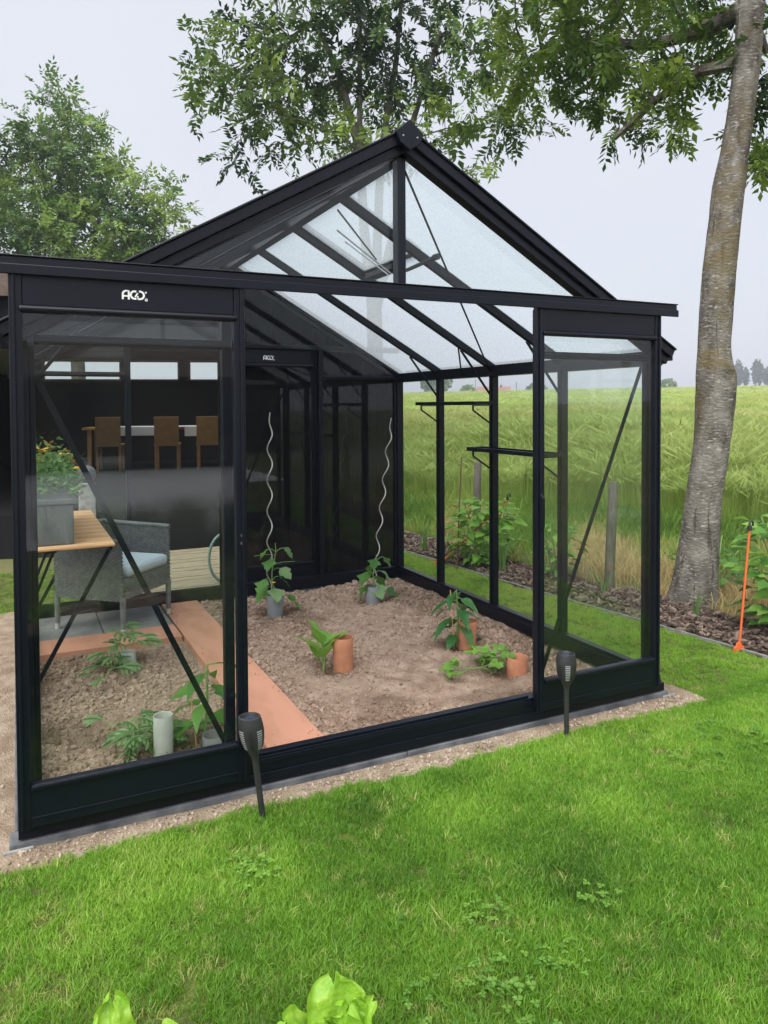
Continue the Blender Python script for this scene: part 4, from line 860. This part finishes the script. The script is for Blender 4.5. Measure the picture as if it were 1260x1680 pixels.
# ------------------------------------------------------------------ posts, stakes and border plants
def post(label, x, y, h, r, lx): 
    z = float(gh(np.array(x),np.array(y))); tag(MB().tube([(x,y,z-.1),(x+lx*.5,y,z+h*.5),(x+lx,y,z+h-.015),(x+lx,y,z+h)], [r*1.05,r,r*.97,r*.8], 12).build('fence_post', GREYW, smooth=True), label, 'post', 'weathered posts on the verge')
post('weathered grey post behind the leafy bush, near the middle', 4.87, 4.5, .92, .045, .02); post('weathered grey post seen through the right door glass', 4.48, 1.88, .93, .042, .05)
rod = MB().tube([(3.775,3.157,-.06),(3.80,3.16,.5),(3.832,3.165,1.03)], .006, 6).build('thin_rod', RUST); tag(rod, 'thin brown rod upright in the bark bed', 'rod')
def stake(label, x, y, h, lx, ly, z=-.05):
    t = thing('fence_stake', label, 'stake', (x,y,z), 'orange electric fence stakes')
    f = lambda q: (x+lx*q, y+ly*q, z+h*q)
    MB().tube([f(0),f(.96)], .0075, 8).build('shaft', ORANGE, t, smooth=True)
    MB().box(x-.045,x+.045,y-.006,y+.006,z,z+.03).prism([(x-.03,z+.03),(x+.03,z+.03),(x+.012,z+.06),(x-.012,z+.06)], 'y', y-.005, y+.005).build('foot_plate', ORANGE, t)
    a = Vector(f(.95)); MB().tube([a, a+Vector((0,0,.03))], .014, 10).tube([a+Vector((0,0,.03)), a+Vector((.0,0,.05)), a+Vector((.016,-.0,.06)), a+Vector((.03,0,.05)), a+Vector((.03,0,.025))], .007, 8).build('insulator', BLACKPL, t, smooth=True)
stake('orange fence stake with black hook right of the tree trunk', 4.105, .31, .81, .07, -.02)
stake('orange fence stake leaning to the right behind the leafy bush', 3.72, 3.42, .68, .62, -.35)
stk = MB()
IRIS = leafmat('iris_leaf', [(0,(.07,.17,.04)), (1,(.16,.28,.08))], rnd=True)
def iris(label, x, y, n, h, seed):
    R = random.Random(seed); t = thing('iris_plant', label, 'plant', (x,y,-.05), 'sword leaved plants along the bed')
    for k in range(n):
        a = R.uniform(0,6.3); b = R.uniform(.05,.45)*h; w = R.uniform(.018,.028); ox, oy = x+R.gauss(0,.02), y+R.gauss(0,.02); hh = h*R.uniform(.6,1); px, py = -sin(a+1.2)*w/2, cos(a+1.2)*w/2; m = MB(); v = []
        for q in range(6):
            tt = q/5; ww = (1-tt**2.5)*.98+.02; c = (ox+cos(a)*b*tt**2, oy+sin(a)*b*tt**2, -.06+hh*tt); v += [(c[0]-px*ww,c[1]-py*ww,c[2]),(c[0]+px*ww*.0,c[1],c[2]+.004),(c[0]+px*ww,c[1]+py*ww,c[2])]
        m.add(v, [(q*3+e,q*3+e+1,q*3+e+4,q*3+e+3) for q in range(5) for e in (0,1)]).build('leaf', IRIS, t, smooth=True)
iris('larger iris clump right beside the back corner of the greenhouse', 3.87, 3.98, 9, .42, 1); iris('small iris clump between the first two wall posts', 3.86, 3.45, 6, .3, 2)
iris('iris leaves in front of the leafy bush', 4.0, 2.72, 8, .5, 3); iris('short sword leaves at the foot of the tree trunk', 4.45, .95, 5, .28, 4); iris('yellowish sword leaves behind the right door glass', 4.3, 1.75, 6, .3, 5)
iris('thin iris clump near the right corner post', 4.2, 1.2, 6, .32, 6)
RASP = [leaf_mesh('bramble_leaf%d' % k, .10, .07, m_, droop=.3, fold=.15, wav=.05, seed=k, nu=2, nv=5) for k, m_ in enumerate((YLEAF, GLEAF))]
def bushy(name, label, x, y, rx, ry, h, n, mesh, seed, s=1.0):
    R = random.Random(seed); t = thing(name, label, 'shrub', (x,y,-.05))
    for k in range(9):
        a = k*.7+R.random(); stem(t, [(x+R.gauss(0,.04),y+R.gauss(0,.04),-.06),(x+cos(a)*rx*.4,y+sin(a)*ry*.4,h*.5),(x+cos(a)*rx*.7,y+sin(a)*ry*.7,h*.9)], .005, name='cane')
    for k in range(n):
        f = R.random()**.6; a = R.uniform(0,6.3); z = -.05+h*(.12+.9*R.random()); w = math.sqrt(max(.08,1-((z/h-.5)/.62)**2)); p = (x+cos(a)*rx*f*w, y+sin(a)*ry*f*w, z)
        put_leaf(t, mesh[R.randrange(len(mesh))], p, (cos(a)+R.gauss(0,.3), sin(a)+R.gauss(0,.3), R.uniform(-.3,.5)), R.uniform(-.5,.5), s*R.uniform(.6,1.2))
bushy('leafy_bush', 'bright green leafy bush behind the glass in the middle of the bed', 4.1, 3.15, .32, .32, .64, 310, RASP[:1], 3, 1.2)
bushy('raspberry_bush', 'raspberry bush at the right picture edge behind the orange stake', 4.75, .35, .45, .4, .8, 460, RASP, 5, 1.1)
bushy('leafy_bush', 'smaller leafy bush seen through the right door glass', 4.32, 2.35, .22, .2, .5, 110, RASP, 8, .85)
bushy('weed_clump', 'low green weeds right behind the tree trunk', 5.3, 1.5, .35, .35, .42, 110, RASP[1:], 9, .9)
bushy('weed_clump', 'small green weed in the bare soil at the left picture edge', -.2, .35, .07, .07, .12, 16, RASP[:1], 10, .4)

# ------------------------------------------------------------------ trees
def colonize(skel, attr, step, infl, kill, iters, seed=0, grav=0):
    R = np.random.default_rng(seed); N = []; par = []
    for (pts, pr) in skel:
        last = pr
        for q in pts: N.append(np.array(q, float)); par.append(last); last = len(N)-1
    N = np.array(N); par = list(par); A = np.array(attr)
    dist = np.linalg.norm(A[:,None]-N[None], axis=2); nn = dist.argmin(1); nd = dist.min(1)
    for it in range(iters):
        act = nd < infl
        if not act.any(): break
        new = []; npar = []
        ids = nn[act]; dirs = (A[act]-N[ids]); dirs /= np.linalg.norm(dirs,axis=1)[:,None]+1e-9
        acc = np.zeros((len(N),3)); np.add.at(acc, ids, dirs)
        for i_ in np.unique(ids):
            d = acc[i_]; l = np.linalg.norm(d)
            if l < 1e-6: continue
            d = d/l+R.normal(0,.12,3)+np.array([0,0,grav]); d /= np.linalg.norm(d); new.append(N[i_]+d*step); npar.append(int(i_))
        if not new: break
        b = len(N); N = np.vstack([N, new]); par += npar
        d2 = np.linalg.norm(A[:,None]-np.array(new)[None], axis=2); m_ = d2.argmin(1); md = d2.min(1); up = md < nd; nn = np.where(up, m_+b, nn); nd = np.minimum(nd, md)
        k = nd > kill; A = A[k]; nn = nn[k]; nd = nd[k]
        if len(A) == 0: break
    return N, np.array(par)
def ell_pts(ells, dens, seed):
    R = np.random.default_rng(seed); out = []
    for (c, r, w) in ells:
        n = int(dens*w*r[0]*r[1]*r[2]*4.19); p = R.normal(size=(n,3)); p /= np.linalg.norm(p,axis=1)[:,None]; p *= (R.random((n,1))**.4); out.append(np.array(c)+p*np.array(r))
    q = np.vstack(out); sc3 = 1.1/max(.35, float(np.median([e[1][0] for e in ells]))); g = vnoise(q[:,0]*sc3+q[:,2]*sc3*.6, q[:,1]*sc3-q[:,2]*sc3*.8, 1.6, seed+3); return q[g > .4]
def ash_template(nl, L, lw, ll):
    V = []; F = []
    def lf(o, a, l):
        n0 = len(V); c, s = sin(a), cos(a); o = np.array(o); d = np.array([c,s,-.25]); q = np.array([s,-c,0])*lw/2
        V.extend([o, o+d*l*.45+q+[0,0,.004], o+d*l, o+d*l*.45-q+[0,0,.004]]); F.append((n0,n0+1,n0+2,n0+3))
    for k in range(nl):
        t = .25+.7*k/nl; z = -.35*L*t*t
        for s in (-1,1): lf((0,L*t,z), s*1.0, ll*(1-.25*abs(t-.55)))
    lf((0,L*.92,-.35*L*.85), 0, ll); return np.array(V), np.array(F)
def make_tree(name, label, base, skel, ells, dens, step, infl, kill, seed, leafm, barkm, tip_r, tmpl, per, leaf_thr, spread, minr=None, group=None, trunk_mb=None, droop=.25, lscale=(.75,1.2), skip_skel=0):
    t = thing(name, label, 'tree', base, group); R = np.random.default_rng(seed)
    N, par = colonize(skel, ell_pts(ells, dens, seed), step, infl, kill, 60, seed)
    n = len(N); r = np.zeros(n); ch = np.bincount(par[par >= 0], minlength=n); acc = np.zeros(n); ex = 2.35
    for i_ in range(n-1, -1, -1):
        r[i_] = max(tip_r, acc[i_]**(1/ex)) if ch[i_] else tip_r
        if par[i_] >= 0: acc[par[i_]] += r[i_]**ex
    if minr is not None: r[:len(minr)] = np.maximum(r[:len(minr)]*0+np.array(minr), 0)
    m = trunk_mb or MB()
    for i_ in range(n):
        if par[i_] >= 0 and i_ >= skip_skel:
            k = 8 if r[i_] > .05 else (5 if r[i_] > .015 else 3)
            m.tube([N[par[i_]], N[i_]+(N[i_]-N[par[i_]])*.04], [min(r[par[i_]], r[i_]*1.5), r[i_]], k, caps=False)
    m.build('trunk', barkm, t, smooth=True)
    tips = np.where((r < leaf_thr) & (np.arange(n) >= skip_skel))[0]; idx = np.repeat(tips, per); k = len(idx)
    pd = N[idx]-N[np.maximum(par[idx],0)]; pd /= np.linalg.norm(pd,axis=1)[:,None]+1e-9
    d = pd*.5+R.normal(0,.75,(k,3)); d[:,2] -= droop; d /= np.linalg.norm(d,axis=1)[:,None]
    o = N[idx]+R.normal(0,spread,(k,3)); up = np.array([0,0,1.])+R.normal(0,.35,(k,3)); sd = np.cross(d,up); sd /= np.linalg.norm(sd,axis=1)[:,None]+1e-9; u = np.cross(sd,d)
    TV, TF = tmpl; s = R.uniform(*lscale,k)[:,None,None]
    V = o[:,None,:]+R.normal(0,TV[:,1].max()*.025,(k,len(TV),3))+s*(TV[None,:,0:1]*sd[:,None,:]+TV[None,:,1:2]*d[:,None,:]+TV[None,:,2:3]*u[:,None,:])
    F = (TF[None]+(np.arange(k)*len(TV))[:,None,None]).reshape(-1,4); cl = vnoise(o[:,0]*.7+o[:,2]*.9, o[:,1]*.7+o[:,2]*.4, 1.5, seed)
    tint = np.clip(.48+1.25*(cl-.5)+R.normal(0,.16,k),0,1)
    fast_mesh('crown', V.reshape(-1,3), F, leafm, t, np.repeat(tint,len(TV)))
    return t
BK = mat('grey_branch', (.075,.07,.06), (.13,.12,.1), 14, rough=.9, bump=.4, bscale=30)
# bark of the near trunk: pale ash grey with ochre lichen and fine cracks
def barkmat():
    m, t, p, L, N = nodes('ash_bark'); tc = N('ShaderNodeTexCoord')
    def noise(s, dt, st=(1,1,1)):
        mp = N('ShaderNodeMapping'); mp.inputs['Scale'].default_value = st; L(tc.outputs['Object'], mp.inputs[0]); n = N('ShaderNodeTexNoise'); n.inputs['Scale'].default_value = s; n.inputs['Detail'].default_value = dt; L(mp.outputs[0], n.inputs['Vector']); return n.outputs[0]
    def ramp(src, a, b, c1, c2):
        r = N('ShaderNodeValToRGB'); e = r.color_ramp.elements; e[0].position, e[1].position = a, b; e[0].color, e[1].color = (*c1,1), (*c2,1); L(src, r.inputs[0]); return r.outputs[0]
    base = ramp(noise(9,7,(1,1,.5)), .3, .72, (.06,.053,.043), (.225,.208,.182))
    pale = ramp(noise(22,6,(1,1,3.2)), .56, .7, (0,0,0), (.75,.75,.75)); m1 = N('ShaderNodeMix'); m1.data_type = 'RGBA'; L(pale, m1.inputs[0]); L(base, m1.inputs[6]); m1.inputs[7].default_value = (.38,.37,.34,1)
    ck = ramp(noise(3.2,3,(7,7,.35)), .63, .68, (0,0,0), (.8,.8,.8)); m3 = N('ShaderNodeMix'); m3.data_type = 'RGBA'; L(ck, m3.inputs[0]); L(m1.outputs[2], m3.inputs[6]); m3.inputs[7].default_value = (.06,.05,.04,1); m1 = m3
    sep = N('ShaderNodeSeparateXYZ'); L(tc.outputs['Object'], sep.inputs[0])
    zr = N('ShaderNodeValToRGB'); e = zr.color_ramp.elements; e[0].position = .26; e[0].color = (0,0,0,1); e[1].position = .32; e[1].color = (1,1,1,1); q = e.new(.62); q.color = (.8,.8,.8,1); q = e.new(.8); q.color = (.35,.35,.35,1)
    zs = N('ShaderNodeMath'); zs.operation = 'MULTIPLY'; zs.inputs[1].default_value = .2; L(sep.outputs[2], zs.inputs[0]); L(zs.outputs[0], zr.inputs[0])
    lm = ramp(noise(4.2,6,(1,1,1.5)), .47, .6, (0,0,0), (.8,.8,.8)); mu = N('ShaderNodeMath'); mu.operation = 'MULTIPLY'; L(zr.outputs[0], mu.inputs[0]); L(lm, mu.inputs[1])
    m2 = N('ShaderNodeMix'); m2.data_type = 'RGBA'; L(mu.outputs[0], m2.inputs[0]); L(m1.outputs[2], m2.inputs[6]); m2.inputs[7].default_value = (.125,.098,.043,1)
    L(m2.outputs[2], p.inputs['Base Color']); p.inputs['Roughness'].default_value = .92; p.inputs['Specular IOR Level'].default_value = .15
    b = N('ShaderNodeBump'); b.inputs['Strength'].default_value = .7; b.inputs['Distance'].default_value = .02; L(noise(34,7,(1,1,1.6)), b.inputs['Height']); L(b.outputs[0], p.inputs['Normal'])
    return m
TP = [((4.766,1.259,-.12),.205),((4.77,1.258,-.03),.187),((4.786,1.254,.097),.168),((4.821,1.247,.432),.146),((4.857,1.24,.786),.134),((4.925,1.22,1.217),.134),((4.956,1.215,1.547),.146),((4.955,1.221,1.725),.138),((4.95,1.23,1.945),.122),((4.973,1.228,2.251),.125),((5.0,1.225,2.586),.126),((5.04,1.216,2.921),.119),((5.08,1.206,3.256),.122),((5.123,1.193,3.496),.108),((5.161,1.181,3.735),.101),((5.225,1.164,4.213),.098),((5.254,1.163,4.644),.1),((5.33,1.15,5.2),.105),((5.38,1.15,6.0),.09)]
zz = np.linspace(-.12, 6.0, 150); tx = [np.interp(zz, [p[0][2] for p in TP], [p[0][k] for p in TP]) for k in (0,1)]; tr_ = np.interp(zz, [p[0][2] for p in TP], [p[1] for p in TP])
k_ = np.ones(7)/7; tx = [np.r_[q[:3], np.convolve(q,k_,'valid'), q[-3:]] for q in tx]
V = []; nA = 36
for i_ in range(150):
    for j_ in range(nA):
        a = 2*pi*j_/nA; z = zz[i_]; rr = tr_[i_]*(1+.05*(vnoise(cos(a)*1.5+4,sin(a)*1.5+z*1.3,1.6,91,2)-.5)*2+.02*(vnoise(a*4,z*9,1.5,92)-.5)*2+(.16*max(0,cos(5*a+.6))*np.exp(-(z+.1)/.14)))
        kn = np.exp(-((z-1.72)/.13)**2)*max(0,cos(a+1.7))**3; rr += .05*kn-.085*np.exp(-((z-1.72)/.06)**2)*max(0,cos(a+1.7))**14
        V.append((tx[0][i_]+rr*cos(a), tx[1][i_]+rr*sin(a), z))
F = [(i_*nA+j_, i_*nA+(j_+1) % nA, (i_+1)*nA+(j_+1) % nA, (i_+1)*nA+j_) for i_ in range(149) for j_ in range(nA)]
tm = MB(); tm.add(V, F)
main = [p[0] for p in TP[8:]]; nm_ = len(main); i0 = 7  # node index of z=4.213
skel = [(main, -1), ([(5.152,1.549,4.6),(5.095,2.023,4.68),(4.98,2.758,5.0),(4.81,3.288,5.05)], 8), ([(5.145,1.54,4.277),(5.033,1.925,4.149),(4.937,2.3,3.941)], 7), ([(5.5,1.3,4.6),(5.75,1.4,4.5)], 8)]
ellR = [((4.997,2.067,4.65),(1.0,.9,.65),1),((4.75,2.835,5.05),(.85,.9,.6),1.1),((5.0,2.2,4.05),(.62,.6,.36),1),((5.72,1.4,4.0),(.3,.45,.5),1.2),((5.4,1.8,6.3),(2.2,2.2,1.0),.35),((4.6,3.1,4.62),(.65,.6,.45),1.2),((5.2,1.7,4.55),(.5,.5,.5),.8)]
mr = [p[1] for p in TP[8:]]+[.06,.05,.04,.03]+[.045,.035,.025]+[.04,.03]
make_tree('ash_tree', 'near ash tree with pale lichen spotted trunk right of the greenhouse', (4.77,1.26,-.06), skel, ellR, 95, .11, .8, .15, 5, ASH, barkmat(), .0035, ash_template(4,.2,.033,.078), 3, .012, .05, mr, None, tm, .35, (.75,1.25), nm_)
# middle tree, several stems, behind the greenhouse
mb_ = (6.08,9.69,-.06)
skel = [([mb_,(6.06,9.72,1.5),(6.05,9.75,3.2)], -1), ([(5.92,9.9,4.8),(5.855,9.942,6.25),(5.571,10.122,7.61),(5.18,10.345,8.64)], 2), ([(6.2,9.9,4.8),(6.3,9.948,6.31),(6.588,9.86,8.04),(6.7,9.8,9.4)], 2), ([(6.4,9.5,5.0),(6.528,9.39,6.29),(7.115,9.164,8.3)], 2), ([(5.89,9.99,8.4),(5.9,10.0,9.8)], 4)]
ellM = [((4.2,10.8,7.7),(1.45,1.4,1.25),1),((5.95,9.95,8.5),(1.7,1.6,1.5),.8),((7.4,8.7,7.6),(1.15,1.3,1.5),1.05),((3.95,10.9,6.15),(.75,.8,.5),.8),((7.55,8.6,5.95),(.7,.8,.42),1),((5.6,10.2,10.6),(2.9,2.6,1.2),.5),((6.1,9.8,6.6),(1.5,1.2,.55),.8),((4.6,10.5,6.9),(1.0,1,.8),.8)]
make_tree('ash_tree', 'tall many stemmed ash tree directly behind the greenhouse gable', mb_, skel, ellM, 26, .2, 1.6, .27, 11, ASH, BK, .006, ash_template(4,.36,.062,.155), 2, .026, .1, [.17,.15,.14,.09,.075,.06,.045,.085,.07,.05,.035,.07,.06,.04,.04,.03], None, None, .4, (.65,1.25))
# left tree further away
lb = (1.8,22.0,-.06)
skel = [([lb,(1.8,22,1.6),(1.75,22,3.0)], -1), ([(1.5,22.2,4.6),(1.38,22.28,6.8),(1.33,22.3,9.0)], 2), ([(2.4,21.7,4.8),(3.2,21.3,6.6)], 2), ([(1.0,22.4,4.6),(.1,22.8,6.5)], 2), ([(2.0,21.6,4.4),(2.3,21.5,7.0)], 2)]
ellL = [((1.4,22.26,9.3),(1.7,1.7,1.7),1),((3.4,21.15,8.0),(1.5,1.5,1.4),1),((-.1,22.9,7.6),(1.9,1.8,1.6),1),((2.1,21.8,6.6),(3.0,2.2,1.4),.9),((1.3,22.3,11.0),(.65,.65,.75),1.3),((4.3,20.8,7.5),(.8,.9,1.0),1.1),((-2.2,23.5,8.2),(1.5,1.5,2.0),.8),((1.5,22,4.6),(3.5,2,1),.8)]
make_tree('broad_tree', 'full leafy tree with fine foliage behind the left greenhouse door', lb, skel, ellL, 15, .28, 2.2, .38, 17, ASHFAR, BK, .008, ash_template(3,.40,.078,.18), 5, .035, .16, [.25,.22,.2,.12,.09,.06,.1,.07,.1,.07,.1,.07], None, None, .1, (.7,1.25))

# ------------------------------------------------------------------ far things
def far_tree(name, label, x, y, z, rx, h, seed, group, n=500, m_=POPL, slender=False):
    R = np.random.default_rng(seed); t = thing(name, label, 'tree', (x,y,z), group)
    MB().tube([(x,y,z-1),(x,y,z+h*.75)], [h*.025,h*.008], 6).build('trunk', BK, t)
    p = R.normal(size=(n,3)); p /= np.linalg.norm(p,axis=1)[:,None]; p *= R.random((n,1))**.4; prof = np.array([rx,rx,h*.46])
    p = p*prof; 
    if slender: p[:,:2] *= (.55+.45*np.cos(p[:,2]/(h*.46)*1.4))[:,None]
    p[:,:2] *= (.75+.5*R.random((n,1))); o = p+[x,y,z+h*.53]; s = rx*(.28 if not slender else .38)
    a = R.normal(size=(n,3)); a /= np.linalg.norm(a,axis=1)[:,None]; b = np.cross(a,R.normal(size=(n,3))); b /= np.linalg.norm(b,axis=1)[:,None]
    V = np.stack([o-a*s,o+b*s*.6,o+a*s,o-b*s*.6],1).reshape(-1,3); fast_mesh('crown', V, np.arange(4*n).reshape(-1,4), m_, t, np.repeat(R.random(n),4))
for k in range(16):
    f = k/15; far_tree('poplar_tree', '%s poplar from the left in the hazy row on the horizon' % ('first second third fourth fifth sixth seventh eighth ninth tenth eleventh twelfth thirteenth fourteenth fifteenth sixteenth'.split()[k]), 299+f*34+RNG.uniform(-1,1), 240-f*17+RNG.uniform(-2,2), 9.0, 2.0+RNG.uniform(-.3,.6), 11.5+RNG.uniform(-2,2.5), 200+k, 'poplars on the horizon', 320, POPL, True)
far_tree('round_tree', 'round tree alone on the horizon left of the red roofed farm', 130.7, 222.9, 4.6, 4.6, 9.6, 301, None, 900, ASHFAR)
far_tree('round_tree', 'tiny round tree on the horizon between the right door and the trunk', 191, 176, 4.8, 2.6, 5.2, 302, None, 400, ASHFAR)
far_tree('round_tree', 'low tree on the horizon just right of the red roofed farm', 160, 205, 3.6, 3.5, 5.6, 303, None, 400, ASHFAR)
far_tree('round_tree', 'low tree on the horizon just left of the red roofed farm', 141.5, 219, 3.4, 2.8, 5.4, 304, None, 400, ASHFAR)
fm = thing('farmhouse', 'distant farmhouse with red tiled roof on the horizon', 'house', (148.7,214,2.6))
fr = Vector((.82,-.57,0)); fv = Vector((.57,.82,0)); FX = lambda p: Vector((148.7,214,2.6))+fr*p.x+fv*p.y+Vector((0,0,p.z))
MB().box(-5.4,5.4,-4,4,-2,2.9).xf(FX).build('wall', CONC, fm); rf_ = MB().prism([(-4.4,2.7),(0,5.4),(4.4,2.7)], 'x', -5.8, 5.8).xf(FX).build('roof', mat('red_tile', (.24,.1,.08), (.3,.14,.11), 1, rough=.8), fm)
MB().box(2.2,2.9,-.4,.4,5,6.0).xf(FX).build('chimney', BRK, rf_); MB().box(-3,-1.8,-4.03,-3.98,.6,2).xf(FX).build('window', RUB, fm); MB().box(1.5,2.7,-4.03,-3.98,.6,2).xf(FX).build('window', RUB, fm)
for k, (x, y, h) in enumerate(((143.5,217.5,8.5),(155,209.5,7.6))): tag(MB().tube([(x,y,2),(x,y,2+h)], .12, 6).build('utility_pole', RUST), ('thin pole on the horizon left of the farm roof', 'thin pole on the horizon right of the farm roof')[k], 'pole')
# the air between here and the horizon
hm = bpy.data.materials.new('pale_air'); hm.use_nodes = True; t = hm.node_tree; t.nodes.remove(t.nodes['Principled BSDF'])
pvn = t.nodes.new('ShaderNodeVolumePrincipled'); pvn.inputs['Density'].default_value = .0013; pvn.inputs['Color'].default_value = (.86,.9,1,1); pvn.inputs['Anisotropy'].default_value = .2
t.links.new(pvn.outputs[0], t.nodes['Material Output'].inputs['Volume'])
HAZE = True
if HAZE:
    hb = MB().box(-420,1620,-320,1620,-32,24).build('haze', hm); hb['kind'] = 'stuff'; hb['label'] = 'thin pale haze in the air over the field'; hb['category'] = 'haze'
